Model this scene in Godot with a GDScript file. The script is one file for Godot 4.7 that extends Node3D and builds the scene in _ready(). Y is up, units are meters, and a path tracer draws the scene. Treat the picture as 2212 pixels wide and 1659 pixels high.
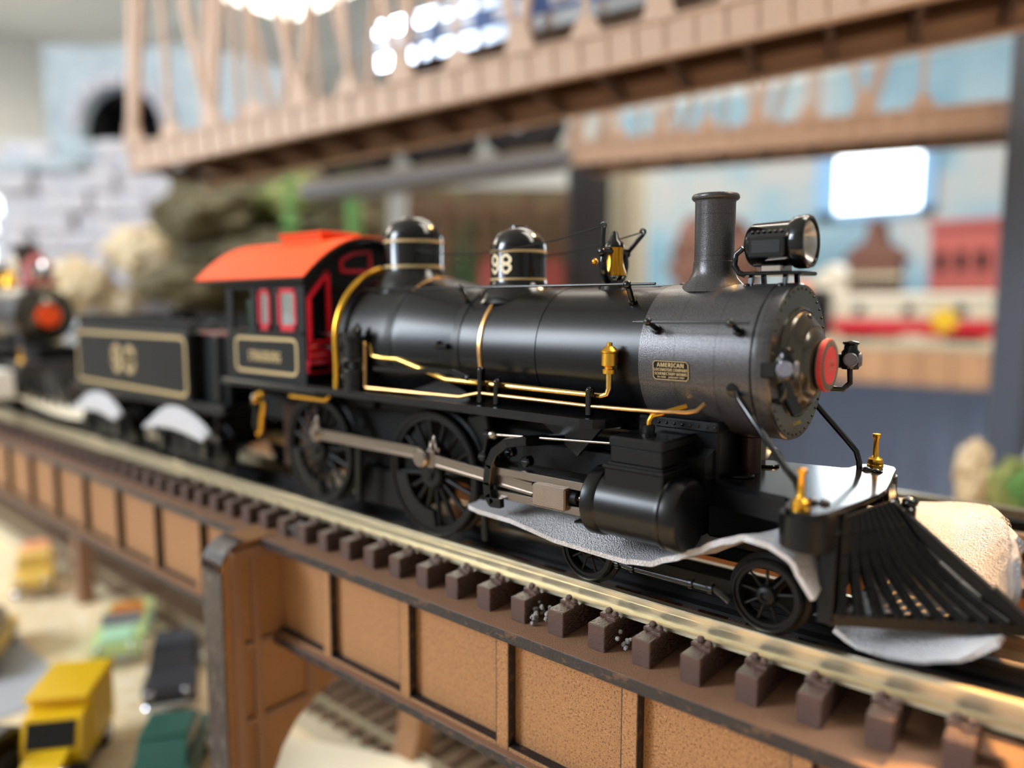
extends Node3D
# A black toy steam engine with its tender on a hardboard girder bridge, in a room full of model railway.
# All shapes are given in millimetres (x along the near track, y up from the rail tops, z towards the viewer).

const U := 0.001
var M := {}
var taken := {}

class Geo:
	var v := PackedVector3Array()
	var n := PackedVector3Array()

	func t3(a: Vector3, b: Vector3, c: Vector3, na: Vector3, nb: Vector3, nc: Vector3) -> void:
		var g := (b - a).cross(c - a)
		if g.length_squared() < 1e-12:
			return
		if g.dot(na + nb + nc) > 0.0:
			v.push_back(a); v.push_back(c); v.push_back(b)
			n.push_back(na); n.push_back(nc); n.push_back(nb)
		else:
			v.push_back(a); v.push_back(b); v.push_back(c)
			n.push_back(na); n.push_back(nb); n.push_back(nc)

	func fq(a: Vector3, b: Vector3, c: Vector3, d: Vector3, nn: Vector3) -> void:
		t3(a, b, c, nn, nn, nn)
		t3(a, c, d, nn, nn, nn)

	func box(c: Vector3, s: Vector3, b := 0.0, m := Basis.IDENTITY) -> Geo:
		var h := s * 0.5
		b = minf(b, minf(h.x, minf(h.y, h.z)) * 0.8)
		for i in 3:
			var j := (i + 1) % 3
			var k := (i + 2) % 3
			for sg: float in [-1.0, 1.0]:
				var p: Array[Vector3] = []
				for w in [[-1, -1], [1, -1], [1, 1], [-1, 1]]:
					var q := Vector3.ZERO
					q[i] = sg * h[i]
					q[j] = w[0] * (h[j] - b)
					q[k] = w[1] * (h[k] - b)
					p.append(c + m * q)
				var nn := Vector3.ZERO
				nn[i] = sg
				fq(p[0], p[1], p[2], p[3], m * nn)
		if b > 0.0:
			for i in 3:
				var j := (i + 1) % 3
				var k := (i + 2) % 3
				for si: float in [-1.0, 1.0]:
					for sj: float in [-1.0, 1.0]:
						var a := Vector3.ZERO
						a[i] = si * h[i]; a[j] = sj * (h[j] - b)
						var d := Vector3.ZERO
						d[i] = si * (h[i] - b); d[j] = sj * h[j]
						var e := Vector3.ZERO
						e[k] = h[k] - b
						var nn := Vector3.ZERO
						nn[i] = si; nn[j] = sj
						fq(c + m * (a - e), c + m * (a + e), c + m * (d + e), c + m * (d - e), (m * nn).normalized())
			for sx: float in [-1.0, 1.0]:
				for sy: float in [-1.0, 1.0]:
					for sz: float in [-1.0, 1.0]:
						var sn := Vector3(sx, sy, sz)
						var a := Vector3(sx * h.x, sy * (h.y - b), sz * (h.z - b))
						var d := Vector3(sx * (h.x - b), sy * h.y, sz * (h.z - b))
						var e := Vector3(sx * (h.x - b), sy * (h.y - b), sz * h.z)
						var nn := (m * sn).normalized()
						t3(c + m * a, c + m * d, c + m * e, nn, nn, nn)
		return self

	func b2(lo: Vector3, hi: Vector3, b := 0.0) -> Geo:
		return box((lo + hi) * 0.5, (hi - lo).abs(), b)

	func beam(a: Vector3, c: Vector3, w: float, h: float, up := Vector3.UP, b := 0.0) -> Geo:
		var d := c - a
		var x := d.normalized()
		if absf(x.dot(up)) > 0.98:
			up = Vector3.RIGHT
		var z := x.cross(up).normalized()
		var y := z.cross(x)
		return box((a + c) * 0.5, Vector3(d.length(), h, w), b, Basis(x, y, z))

	func lathe(o: Vector3, ax: Vector3, prof: Array, seg := 32, a0 := 0.0, a1 := TAU) -> Geo:
		ax = ax.normalized()
		var e1 := ax.cross(Vector3.UP if absf(ax.y) < 0.9 else Vector3.RIGHT).normalized()
		var e2 := ax.cross(e1)
		var sn: Array[Vector2] = []
		for i in prof.size() - 1:
			var d: Vector2 = prof[i + 1] - prof[i]
			sn.append(Vector2(d.y, -d.x).normalized())
		for i in prof.size() - 1:
			var na: Vector2 = sn[i]
			var nb: Vector2 = sn[i]
			if i > 0 and sn[i - 1].dot(sn[i]) > 0.75:
				na = (sn[i] + sn[i - 1]).normalized()
			if i < sn.size() - 1 and sn[i + 1].dot(sn[i]) > 0.75:
				nb = (sn[i] + sn[i + 1]).normalized()
			var p: Vector2 = prof[i]
			var q: Vector2 = prof[i + 1]
			for s in seg:
				var u0 := lerpf(a0, a1, float(s) / seg)
				var u1 := lerpf(a0, a1, float(s + 1) / seg)
				var r0 := e1 * cos(u0) + e2 * sin(u0)
				var r1 := e1 * cos(u1) + e2 * sin(u1)
				var A := o + r0 * p.x + ax * p.y
				var B := o + r1 * p.x + ax * p.y
				var C := o + r1 * q.x + ax * q.y
				var D := o + r0 * q.x + ax * q.y
				t3(A, B, C, r0 * na.x + ax * na.y, r1 * na.x + ax * na.y, r1 * nb.x + ax * nb.y)
				t3(A, C, D, r0 * na.x + ax * na.y, r1 * nb.x + ax * nb.y, r0 * nb.x + ax * nb.y)
		return self

	func cyl(a: Vector3, c: Vector3, r0: float, r1 := -1.0, seg := 16, b := 0.0) -> Geo:
		if r1 < 0.0:
			r1 = r0
		var L := (c - a).length()
		if b > 0.0:
			return lathe(a, c - a, [Vector2(0, 0), Vector2(r0 - b, 0), Vector2(r0, b), Vector2(r1, L - b), Vector2(r1 - b, L), Vector2(0, L)], seg)
		return lathe(a, c - a, [Vector2(0, 0), Vector2(r0, 0), Vector2(r1, L), Vector2(0, L)], seg)

	func ball(c: Vector3, r: Vector3, seg := 12, rings := 8) -> Geo:
		for i in rings:
			for s in seg:
				var P: Array[Vector3] = []
				for w in [[i, s], [i, s + 1], [i + 1, s + 1], [i + 1, s]]:
					var th: float = PI * w[0] / rings
					var ph: float = TAU * w[1] / seg
					P.append(Vector3(sin(th) * cos(ph), cos(th), sin(th) * sin(ph)))
				var N: Array[Vector3] = []
				for p in P:
					N.append((p / r).normalized())
				t3(c + P[0] * r, c + P[1] * r, c + P[2] * r, N[0], N[1], N[2])
				t3(c + P[0] * r, c + P[2] * r, c + P[3] * r, N[0], N[2], N[3])
		return self

	func tube(pts: Array, r: float, seg := 8, caps := true) -> Geo:
		var rings: Array = []
		var side := Vector3.ZERO
		for i in pts.size():
			var t: Vector3
			if i == 0:
				t = (pts[1] - pts[0]).normalized()
			elif i == pts.size() - 1:
				t = (pts[i] - pts[i - 1]).normalized()
			else:
				t = ((pts[i] - pts[i - 1]).normalized() + (pts[i + 1] - pts[i]).normalized()).normalized()
			if side == Vector3.ZERO:
				side = t.cross(Vector3.UP if absf(t.y) < 0.9 else Vector3.RIGHT).normalized()
			side = (side - t * side.dot(t)).normalized()
			var up := t.cross(side)
			var ring: Array[Vector3] = []
			for s in seg:
				ring.append(side * cos(TAU * s / seg) + up * sin(TAU * s / seg))
			rings.append(ring)
		for i in pts.size() - 1:
			for s in seg:
				var k := (s + 1) % seg
				var a: Vector3 = rings[i][s]
				var b: Vector3 = rings[i][k]
				var c: Vector3 = rings[i + 1][k]
				var d: Vector3 = rings[i + 1][s]
				t3(pts[i] + a * r, pts[i] + b * r, pts[i + 1] + c * r, a, b, c)
				t3(pts[i] + a * r, pts[i + 1] + c * r, pts[i + 1] + d * r, a, c, d)
		if caps:
			for e in [0, pts.size() - 1]:
				var nn: Vector3 = (pts[0] - pts[1]).normalized() if e == 0 else (pts[e] - pts[e - 1]).normalized()
				for s in seg:
					t3(pts[e], pts[e] + rings[e][s] * r, pts[e] + rings[e][(s + 1) % seg] * r, nn, nn, nn)
		return self

	func prism(poly: Array, o: Vector3, ax: Vector3, ay: Vector3, d0: float, d1: float) -> Geo:
		var az := ax.cross(ay).normalized()
		var pp := PackedVector2Array(poly)
		var idx := Geometry2D.triangulate_polygon(pp)
		for i in range(0, idx.size(), 3):
			var P: Array[Vector3] = []
			for k in 3:
				P.append(o + ax * pp[idx[i + k]].x + ay * pp[idx[i + k]].y)
			t3(P[0] + az * d1, P[1] + az * d1, P[2] + az * d1, az, az, az)
			t3(P[0] + az * d0, P[1] + az * d0, P[2] + az * d0, -az, -az, -az)
		var turn := -1.0 if Geometry2D.is_polygon_clockwise(pp) else 1.0
		for i in pp.size():
			var a := pp[i]
			var b := pp[(i + 1) % pp.size()]
			var e := (b - a).normalized()
			var nn := (ax * e.y - ay * e.x) * turn
			var A := o + ax * a.x + ay * a.y
			var B := o + ax * b.x + ay * b.y
			fq(A + az * d0, B + az * d0, B + az * d1, A + az * d1, nn)
		return self

	# a sheet of the given thickness over rows of points
	func sheet(rows: Array, th: float) -> Geo:
		var R := rows.size()
		var C: int = rows[0].size()
		var N: Array = []
		for i in R:
			var line: Array[Vector3] = []
			for j in C:
				var du: Vector3 = rows[mini(i + 1, R - 1)][j] - rows[maxi(i - 1, 0)][j]
				var dv: Vector3 = rows[i][mini(j + 1, C - 1)] - rows[i][maxi(j - 1, 0)]
				line.append(du.cross(dv).normalized())
			N.append(line)
		for i in R - 1:
			for j in C - 1:
				var a: Vector3 = rows[i][j]
				var b: Vector3 = rows[i + 1][j]
				var c: Vector3 = rows[i + 1][j + 1]
				var d: Vector3 = rows[i][j + 1]
				var na: Vector3 = N[i][j]
				var nb: Vector3 = N[i + 1][j]
				var nc: Vector3 = N[i + 1][j + 1]
				var nd: Vector3 = N[i][j + 1]
				t3(a, b, c, na, nb, nc)
				t3(a, c, d, na, nc, nd)
				t3(a - na * th, b - nb * th, c - nc * th, -na, -nb, -nc)
				t3(a - na * th, c - nc * th, d - nd * th, -na, -nc, -nd)
		for e in [0, R - 1]:
			for j in C - 1:
				var a: Vector3 = rows[e][j]
				var b: Vector3 = rows[e][j + 1]
				var w: Vector3 = (rows[0][j] - rows[1][j]) if e == 0 else (rows[e][j] - rows[e - 1][j])
				fq(a, b, b - N[e][j + 1] * th, a - N[e][j] * th, w.normalized())
		for e in [0, C - 1]:
			for i in R - 1:
				var a: Vector3 = rows[i][e]
				var b: Vector3 = rows[i + 1][e]
				var w: Vector3 = (rows[i][0] - rows[i][1]) if e == 0 else (rows[i][e] - rows[i][e - 1])
				fq(a, b, b - N[i + 1][e] * th, a - N[i][e] * th, w.normalized())
		return self

	# printed line work: a path of the given width, laid on a surface by the callable f(x, y) -> point
	func line(pts: Array, closed: bool, w: float, f: Callable, nn: Vector3) -> Geo:
		var L: Array[Vector2] = []
		var Rr: Array[Vector2] = []
		var k := pts.size()
		for i in k:
			var a: Vector2 = pts[(i - 1 + k) % k] if closed or i > 0 else pts[0] * 2.0 - pts[1]
			var b: Vector2 = pts[i]
			var c: Vector2 = pts[(i + 1) % k] if closed or i < k - 1 else b * 2.0 - a
			var d0 := (b - a).normalized()
			var d1 := (c - b).normalized()
			var m := (d0.orthogonal() + d1.orthogonal()).normalized()
			var s := w * 0.5 / maxf(0.4, m.dot(d0.orthogonal()))
			L.append(b + m * s)
			Rr.append(b - m * s)
		for i in (k if closed else k - 1):
			var j := (i + 1) % k
			var steps := maxi(1, int((pts[j] - pts[i]).length() / 1.2))
			for q in steps:
				var t0 := float(q) / steps
				var t1 := float(q + 1) / steps
				var A := L[i].lerp(L[j], t0)
				var B := L[i].lerp(L[j], t1)
				var C := Rr[i].lerp(Rr[j], t1)
				var D := Rr[i].lerp(Rr[j], t0)
				fq(f.call(A.x, A.y), f.call(B.x, B.y), f.call(C.x, C.y), f.call(D.x, D.y), nn)
		return self

	func mesh() -> ArrayMesh:
		return mesh_at(Vector3.ZERO)

	func mesh_at(org: Vector3) -> ArrayMesh:
		var vv := PackedVector3Array()
		vv.resize(v.size())
		for i in v.size():
			vv[i] = (v[i] - org) * 0.001
		var a := []
		a.resize(Mesh.ARRAY_MAX)
		a[Mesh.ARRAY_VERTEX] = vv
		a[Mesh.ARRAY_NORMAL] = n
		var m := ArrayMesh.new()
		m.add_surface_from_arrays(Mesh.PRIMITIVE_TRIANGLES, a)
		return m


func V(x: float, y: float, z: float) -> Vector3:
	return Vector3(x, y, z)

func P2(x: float, y: float) -> Vector2:
	return Vector2(x, y)

func numbered(called: String) -> String:
	var k: int = taken.get(called, 0)
	taken[called] = k + 1
	return called if k == 0 else "%s_%03d" % [called, k]

# a thing: a node at its base whose children are its parts
func thing(called: String, label: String, category: String, org: Vector3, group := "", kind := "") -> Node3D:
	var o := Node3D.new()
	o.name = numbered(called)
	add_child(o)
	o.position = org * U
	o.set_meta("org", org)
	tag(o, label, category, group, kind)
	return o

func tag(o: Node3D, label: String, category: String, group := "", kind := "") -> Node3D:
	if label: o.set_meta("label", label)
	if category: o.set_meta("category", category)
	if group: o.set_meta("group", group)
	if kind: o.set_meta("kind", kind)
	return o

# a part, given where it stands in the world
func mk(par: Node3D, called: String, g: Geo, m: Material, label := "") -> MeshInstance3D:
	var o := MeshInstance3D.new()
	var org: Vector3 = par.get_meta("org") if par.has_meta("org") else Vector3.ZERO
	o.mesh = g.mesh_at(org)
	o.material_override = m
	o.name = called
	o.set_meta("org", org)
	if label: o.set_meta("label", label)
	par.add_child(o, true)
	return o

# a thing that is one mesh, or a piece of the setting
func solo(called: String, g: Geo, m: Material, label: String, category: String, org: Vector3, group := "", kind := "") -> MeshInstance3D:
	var o := MeshInstance3D.new()
	o.mesh = g.mesh_at(org)
	o.material_override = m
	o.name = numbered(called)
	o.position = org * U
	o.set_meta("org", org)
	add_child(o)
	tag(o, label, category, group, kind)
	return o

# one more copy of a mesh as a part
func inst(par: Node3D, called: String, mesh: Mesh, m: Material, at: Vector3, basis := Basis.IDENTITY) -> MeshInstance3D:
	var o := MeshInstance3D.new()
	var org: Vector3 = par.get_meta("org") if par.has_meta("org") else Vector3.ZERO
	o.mesh = mesh
	o.material_override = m
	o.name = called
	o.transform = Transform3D(basis, (at - org) * U)
	par.add_child(o, true)
	return o

func text(par: Node3D, called: String, words: String, tall: float, at: Vector3, basis: Basis, m: Material, width := 0.0) -> MeshInstance3D:
	var f := SystemFont.new()
	f.font_names = PackedStringArray(["Droid Sans"])
	f.font_weight = 700
	var t := TextMesh.new()
	t.text = words
	t.font = f
	t.font_size = 32
	t.pixel_size = 0.01
	t.depth = 0.002
	t.curve_step = 2.0
	var k := tall * U / 0.235
	var kx := k
	if width > 0.0:
		kx = width * U / maxf(0.01, t.get_aabb().size.x)
	return inst(par, called, t, m, at, Basis(basis.x * kx, basis.y * k, basis.z * k))

func noise_image(seed_: int, freq: float, size: int, octaves := 3, kind := FastNoiseLite.TYPE_SIMPLEX_SMOOTH) -> Image:
	var f := FastNoiseLite.new()
	f.seed = seed_
	f.noise_type = kind
	f.frequency = freq
	f.fractal_octaves = octaves
	return f.get_seamless_image(size, size)

func ramp_tex(im: Image, cols: Array) -> ImageTexture:
	var w := im.get_width()
	var o := Image.create(w, w, false, Image.FORMAT_RGB8)
	for y in w:
		for x in w:
			var t := clampf((im.get_pixel(x, y).r - 0.2) / 0.6, 0.0, 0.999) * (cols.size() - 1)
			var i := int(t)
			var c: Color = cols[i]
			o.set_pixel(x, y, c.lerp(cols[i + 1], t - i))
	return ImageTexture.create_from_image(o)

func normal_tex(im: Image, k: float) -> ImageTexture:
	var o: Image = im.duplicate()
	o.convert(Image.FORMAT_RGBA8)
	o.bump_map_to_normal_map(k)
	return ImageTexture.create_from_image(o)

func mat(key: String, c: Color, rough: float, metal := 0.0) -> StandardMaterial3D:
	var m := StandardMaterial3D.new()
	m.resource_name = key
	m.albedo_color = c
	m.roughness = rough
	m.metallic = metal
	M[key] = m
	return m

func tex(m: StandardMaterial3D, albedo: Texture2D, nrm: Texture2D, scale: Vector3, nk := 1.0) -> StandardMaterial3D:
	if albedo: m.albedo_texture = albedo
	if nrm:
		m.normal_enabled = true
		m.normal_texture = nrm
		m.normal_scale = nk
	m.uv1_triplanar = true
	m.uv1_world_triplanar = true
	m.uv1_scale = scale
	return m

func glow(key: String, c: Color, e: float) -> StandardMaterial3D:
	var m := mat(key, c, 0.6)
	m.emission_enabled = true
	m.emission = c
	m.emission_energy_multiplier = e
	return m

func rgb(r: int, g: int, b: int) -> Color:
	return Color8(r, g, b)

func materials() -> void:
	var fine := noise_image(3, 0.12, 256, 2)
	var mid := noise_image(5, 0.03, 256, 4)
	var cell := noise_image(8, 0.09, 256, 2, FastNoiseLite.TYPE_CELLULAR)
	var fibre := noise_image(11, 0.06, 512, 4)
	var n_fine := normal_tex(fine, 4.0)
	var n_mid := normal_tex(mid, 10.0)
	var n_cell := normal_tex(cell, 6.0)
	mat("satin_black", rgb(9, 9, 11), 0.3)
	tex(M.satin_black, null, n_fine, Vector3.ONE * 120.0, 0.05)
	mat("matt_black", rgb(8, 8, 8), 0.5)
	mat("gloss_black", rgb(9, 9, 10), 0.13)
	mat("cab_black", rgb(16, 17, 19), 0.45)
	mat("deck_black", rgb(8, 9, 11), 0.17)
	mat("wheel_black", rgb(16, 15, 15), 0.42)
	for k in ["matt_black", "wheel_black", "cab_black"]:
		M[k].metallic_specular = 0.32
	M.satin_black.metallic_specular = 0.42
	tex(mat("graphite", Color.WHITE, 0.3, 0.45), ramp_tex(noise_image(17, 0.3, 256, 2), [rgb(30, 29, 30), rgb(46, 44, 44), rgb(62, 60, 60), rgb(164, 162, 168)]), n_fine, Vector3.ONE * 100.0, 0.22)  # pale specks in the colour stand in for metallic glints
	mat("door_graphite", rgb(84, 80, 72), 0.2, 0.75)
	mat("brass", rgb(214, 172, 92), 0.24, 1.0)
	mat("gold_brass", rgb(226, 170, 62), 0.3, 1.0)
	mat("copper_brass", rgb(218, 170, 112), 0.28, 1.0)
	mat("bell_gold", rgb(206, 146, 42), 0.22, 0.9)
	mat("gold_line", rgb(186, 162, 116), 0.45, 0.25)
	mat("cream_number", rgb(216, 198, 158), 0.5)
	mat("steel", rgb(150, 138, 128), 0.27, 1.0)
	tex(mat("cast_steel", rgb(124, 110, 98), 0.42, 0.9), null, n_fine, Vector3.ONE * 160.0, 0.8)
	mat("orange_roof", rgb(236, 84, 36), 0.6)
	M.orange_roof.metallic_specular = 0.25
	mat("red_frame", rgb(188, 16, 40), 0.4)
	mat("red_plate", rgb(206, 52, 54), 0.5)
	mat("plate_rim", rgb(96, 84, 74), 0.5)
	mat("plate_letters", rgb(188, 96, 88), 0.5)
	mat("tender_red", rgb(104, 46, 36), 0.5)
	mat("cab_green", rgb(16, 52, 34), 0.5)
	mat("reddish_metal", rgb(60, 34, 28), 0.33, 0.4)
	mat("white_lens", rgb(196, 196, 204), 0.25)
	mat("marker_lens", rgb(116, 118, 132), 0.25)
	mat("yellow_print", rgb(196, 164, 40), 0.5)
	var g := mat("glass", Color(0.9, 0.95, 0.95, 0.12), 0.03)
	g.transparency = BaseMaterial3D.TRANSPARENCY_ALPHA
	mat("reflector", rgb(150, 140, 132), 0.25, 1.0)
	mat("dark_glass", rgb(12, 11, 11), 0.12)
	tex(mat("rail", rgb(222, 211, 184), 0.3, 0.95), null, n_mid, Vector3(12, 80, 80), 0.06)
	mat("black_rail", rgb(24, 22, 22), 0.45, 0.2)
	var gr := noise_image(21, 0.05, 256, 3)
	tex(mat("tie_plastic", rgb(92, 66, 56), 0.42), null, normal_tex(gr, 16.0), Vector3(260, 260, 24), 0.8)
	var fib := ramp_tex(fibre, [rgb(104, 70, 40), rgb(146, 102, 62), rgb(168, 122, 78), rgb(128, 88, 52), rgb(188, 142, 96)])
	tex(mat("hardboard", Color.WHITE, 0.75), fib, n_fine, Vector3(40, 40, 40), 0.12)
	var fib2 := ramp_tex(fibre, [rgb(112, 80, 60), rgb(142, 104, 78), rgb(126, 92, 70), rgb(164, 124, 94)])
	tex(mat("hardboard_dark", Color.WHITE, 0.6), fib2, n_fine, Vector3(60, 60, 60), 0.25)
	var burnt := ramp_tex(noise_image(31, 0.02, 256, 5), [rgb(24, 20, 23), rgb(31, 26, 28), rgb(38, 31, 32), rgb(28, 24, 26), rgb(84, 58, 40)])
	tex(mat("burnt_edge", Color.WHITE, 0.5), burnt, n_fine, Vector3(30, 60, 60), 0.3)
	var worn := ramp_tex(noise_image(33, 0.03, 256, 5), [rgb(36, 29, 29), rgb(50, 40, 39), rgb(66, 54, 51), rgb(52, 43, 42), rgb(116, 106, 102)])
	tex(mat("worn_edge", Color.WHITE, 0.42), worn, n_fine, Vector3(60, 14, 60), 0.4)
	var fo := mat("foam", rgb(198, 196, 198), 0.22)
	tex(fo, null, n_cell, Vector3.ONE * 95.0, 1.9)
	fo.backlight_enabled = true
	fo.backlight = Color(0.22, 0.21, 0.2)
	mat("paper", rgb(232, 222, 198), 0.7)
	mat("white_card", rgb(226, 224, 218), 0.6)
	tex(mat("gravel", rgb(140, 134, 130), 0.5), null, n_fine, Vector3.ONE * 100.0, 0.5)
	var sand := ramp_tex(mid, [rgb(220, 192, 144), rgb(238, 218, 180), rgb(232, 208, 164), rgb(246, 232, 204)])
	tex(mat("sand", Color.WHITE, 0.85), sand, n_fine, Vector3(9, 9, 9), 0.25)
	tex(mat("ballast", Color.WHITE, 0.9), ramp_tex(fine, [rgb(150, 138, 112), rgb(206, 194, 164), rgb(180, 168, 138), rgb(222, 212, 184)]), n_cell, Vector3.ONE * 60.0, 0.7)
	mat("dull_rail", rgb(158, 144, 118), 0.45, 0.7)
	tex(mat("lower_tie", rgb(108, 84, 64), 0.8), null, n_fine, Vector3.ONE * 80.0, 0.3)
	mat("road_grey", rgb(176, 178, 182), 0.8)
	mat("cream_board", rgb(238, 226, 196), 0.75)
	tex(mat("truss_tan", rgb(196, 164, 138), 0.6), null, n_fine, Vector3.ONE * 40.0, 0.2)
	mat("truss_deck", rgb(84, 56, 36), 0.7)
	mat("post_grey", rgb(74, 79, 90), 0.55)
	mat("deck_grey", rgb(120, 122, 128), 0.5)
	mat("dark_post", rgb(58, 60, 66), 0.6)
	mat("cream_post", rgb(216, 212, 192), 0.6)
	tex(mat("rock_grey", Color.WHITE, 0.85), ramp_tex(mid, [rgb(158, 154, 162), rgb(204, 202, 208), rgb(176, 178, 188), rgb(214, 206, 202)]), n_mid, Vector3.ONE * 4.0, 0.9)
	tex(mat("rock_blue", Color.WHITE, 0.85), ramp_tex(mid, [rgb(140, 150, 156), rgb(178, 190, 196), rgb(160, 172, 180)]), n_mid, Vector3.ONE * 3.0, 0.7)
	tex(mat("rock_tan", Color.WHITE, 0.85), ramp_tex(mid, [rgb(172, 146, 110), rgb(228, 210, 176), rgb(206, 184, 146), rgb(236, 222, 194)]), n_mid, Vector3.ONE * 7.0, 0.8)
	tex(mat("rock_brown", Color.WHITE, 0.85), ramp_tex(mid, [rgb(62, 54, 38), rgb(104, 92, 66), rgb(84, 76, 52), rgb(118, 112, 78)]), n_mid, Vector3.ONE * 6.0, 0.8)
	tex(mat("moss", Color.WHITE, 0.9), ramp_tex(mid, [rgb(96, 110, 56), rgb(150, 150, 88), rgb(118, 130, 70)]), n_mid, Vector3.ONE * 12.0, 0.8)
	mat("leaf_green", rgb(84, 126, 62), 0.8)
	mat("dark_green", rgb(44, 72, 40), 0.85)
	mat("bore_shade", rgb(6, 6, 6), 0.95)  # near-black colour stands in for the darkness inside the tunnel
	mat("trestle_wood", rgb(104, 74, 52), 0.8)
	mat("hopper_black", rgb(30, 31, 36), 0.3)
	mat("chrome", rgb(206, 210, 220), 0.12, 1.0)
	mat("blue_gloss", rgb(70, 96, 150), 0.15)
	mat("car_red", rgb(190, 20, 40), 0.4)
	mat("car_cream", rgb(222, 214, 196), 0.5)
	mat("sun_yellow", rgb(230, 190, 40), 0.5)
	mat("brick_brown", rgb(104, 70, 58), 0.8)
	mat("brick_red", rgb(164, 84, 80), 0.8)
	mat("shelf_wood", rgb(202, 156, 116), 0.65)
	mat("shelf_top", rgb(200, 192, 166), 0.8)
	mat("skirt_cloth", rgb(172, 180, 196), 0.85)
	tex(mat("sky_paint", Color.WHITE, 0.45), ramp_tex(noise_image(41, 0.006, 256, 3), [rgb(104, 146, 166), rgb(126, 160, 176), rgb(142, 168, 180), rgb(172, 174, 172)]), null, Vector3.ONE * 1.1)
	mat("frame_blue", rgb(124, 172, 214), 0.4)
	mat("wall_white", rgb(214, 212, 204), 0.85)
	mat("ceiling_white", rgb(226, 222, 208), 0.9)
	mat("ceiling_strip", rgb(240, 238, 230), 0.6)
	mat("floor_grey", rgb(122, 140, 176), 0.7)
	mat("van_yellow", rgb(236, 190, 20), 0.4)
	mat("pickup_yellow", rgb(238, 196, 96), 0.35)
	mat("cargo_orange", rgb(238, 150, 104), 0.6)
	mat("lime", rgb(204, 228, 150), 0.3)
	mat("mint", rgb(186, 232, 190), 0.3)
	mat("seat_orange", rgb(216, 140, 56), 0.5)
	mat("car_green", rgb(44, 92, 80), 0.4)
	mat("car_dark", rgb(62, 62, 66), 0.4)
	mat("rubber", rgb(22, 21, 21), 0.7)
	glow("lamp_panel", Color(1.0, 0.97, 0.92), 6.0)
	glow("lamp_warm", Color(1.0, 0.78, 0.5), 8.0)
	glow("window_light", Color(0.94, 0.98, 1.0), 5.0)
	glow("window_day", Color(0.86, 0.93, 1.0), 5.0)

# ---------------------------------------------------------------- printed numbers
func oct(x0: float, y0: float, x1: float, y1: float, c: float) -> Array:
	return [P2(x0 + c, y0), P2(x1 - c, y0), P2(x1, y0 + c), P2(x1, y1 - c), P2(x1 - c, y1), P2(x0 + c, y1), P2(x0, y1 - c), P2(x0, y0 + c)]

func number_98(g: Geo, x: float, y: float, w: float, h: float, st: float, gap: float, f: Callable, nn: Vector3) -> Geo:
	var c := w * 0.26
	var a := st * 0.5
	g.line(oct(x + a, y + h * 0.46, x + w - a, y + h - a, c), true, st, f, nn)
	g.line([P2(x + w - a, y + h * 0.55), P2(x + w - a, y + c + a), P2(x + w - c - a, y + a), P2(x + c + a, y + a), P2(x + a, y + c + a), P2(x + a, y + h * 0.3)], false, st, f, nn)
	var q := x + w + gap
	g.line(oct(q + a, y + h * 0.48, q + w - a, y + h - a, c), true, st, f, nn)
	g.line(oct(q + a, y + a, q + w - a, y + h * 0.52, c), true, st, f, nn)
	return g

func rounded(x0: float, y0: float, x1: float, y1: float, r: float) -> Array:
	var out: Array = []
	for q in [[x1 - r, y1 - r, 0.0], [x0 + r, y1 - r, PI / 2], [x0 + r, y0 + r, PI], [x1 - r, y0 + r, PI * 1.5]]:
		for k in 5:
			var a: float = q[2] + PI / 2 * k / 4.0
			out.append(P2(q[0] + r * cos(a), q[1] + r * sin(a)))
	return out

func arc(o: Vector3, e1: Vector3, e2: Vector3, r: float, a0: float, a1: float, k: int) -> Array:
	var out: Array = []
	for i in k + 1:
		var a := deg_to_rad(lerpf(a0, a1, float(i) / k))
		out.append(o + e1 * (r * cos(a)) + e2 * (r * sin(a)))
	return out

# ---------------------------------------------------------------- wheels
func spoked_wheel(par: Node3D, called: String, c: Vector3, s: float, r: float, rim: float, spokes: int, hub: float, wide: float, m: Material, with_parts := true) -> Node3D:
	# c: middle of the outer face, s: +1 the near side; the rim reaches inwards by wide
	var a := V(0, 0, s)
	var o := c - a * wide
	var tyre := mk(par, called, Geo.new().lathe(o, a, [P2(r - rim, 0), P2(r + 1.1, 0), P2(r + 1.1, 1.0), P2(r + 0.1, 1.4), P2(r, wide - 0.5), P2(r - 0.5, wide), P2(r - rim * 0.45, wide), P2(r - rim * 0.5, wide - 0.5), P2(r - rim + 0.2, wide - 0.5), P2(r - rim, wide - 0.9), P2(r - rim, 0)], 48), m)
	mk(tyre, "hub", Geo.new().lathe(o, a, [P2(0, 0), P2(hub * 1.2, 0), P2(hub * 1.2, wide - 1.0), P2(hub, wide - 0.3), P2(hub * 0.55, wide), P2(hub * 0.45, wide - 0.5), P2(0, wide - 0.5)], 24), m)
	for k in spokes:
		var t := TAU * (k + 0.3) / spokes
		var d := V(cos(t), sin(t), 0)
		var q := o + a * (wide * 0.55)
		var g := Geo.new()
		if with_parts:
			g.tube([q + d * hub * 0.9, q + d * (r - rim + 0.4)], r * 0.042, 6, false)
			mk(tyre, "spoke", g, m)
	return tyre

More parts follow.
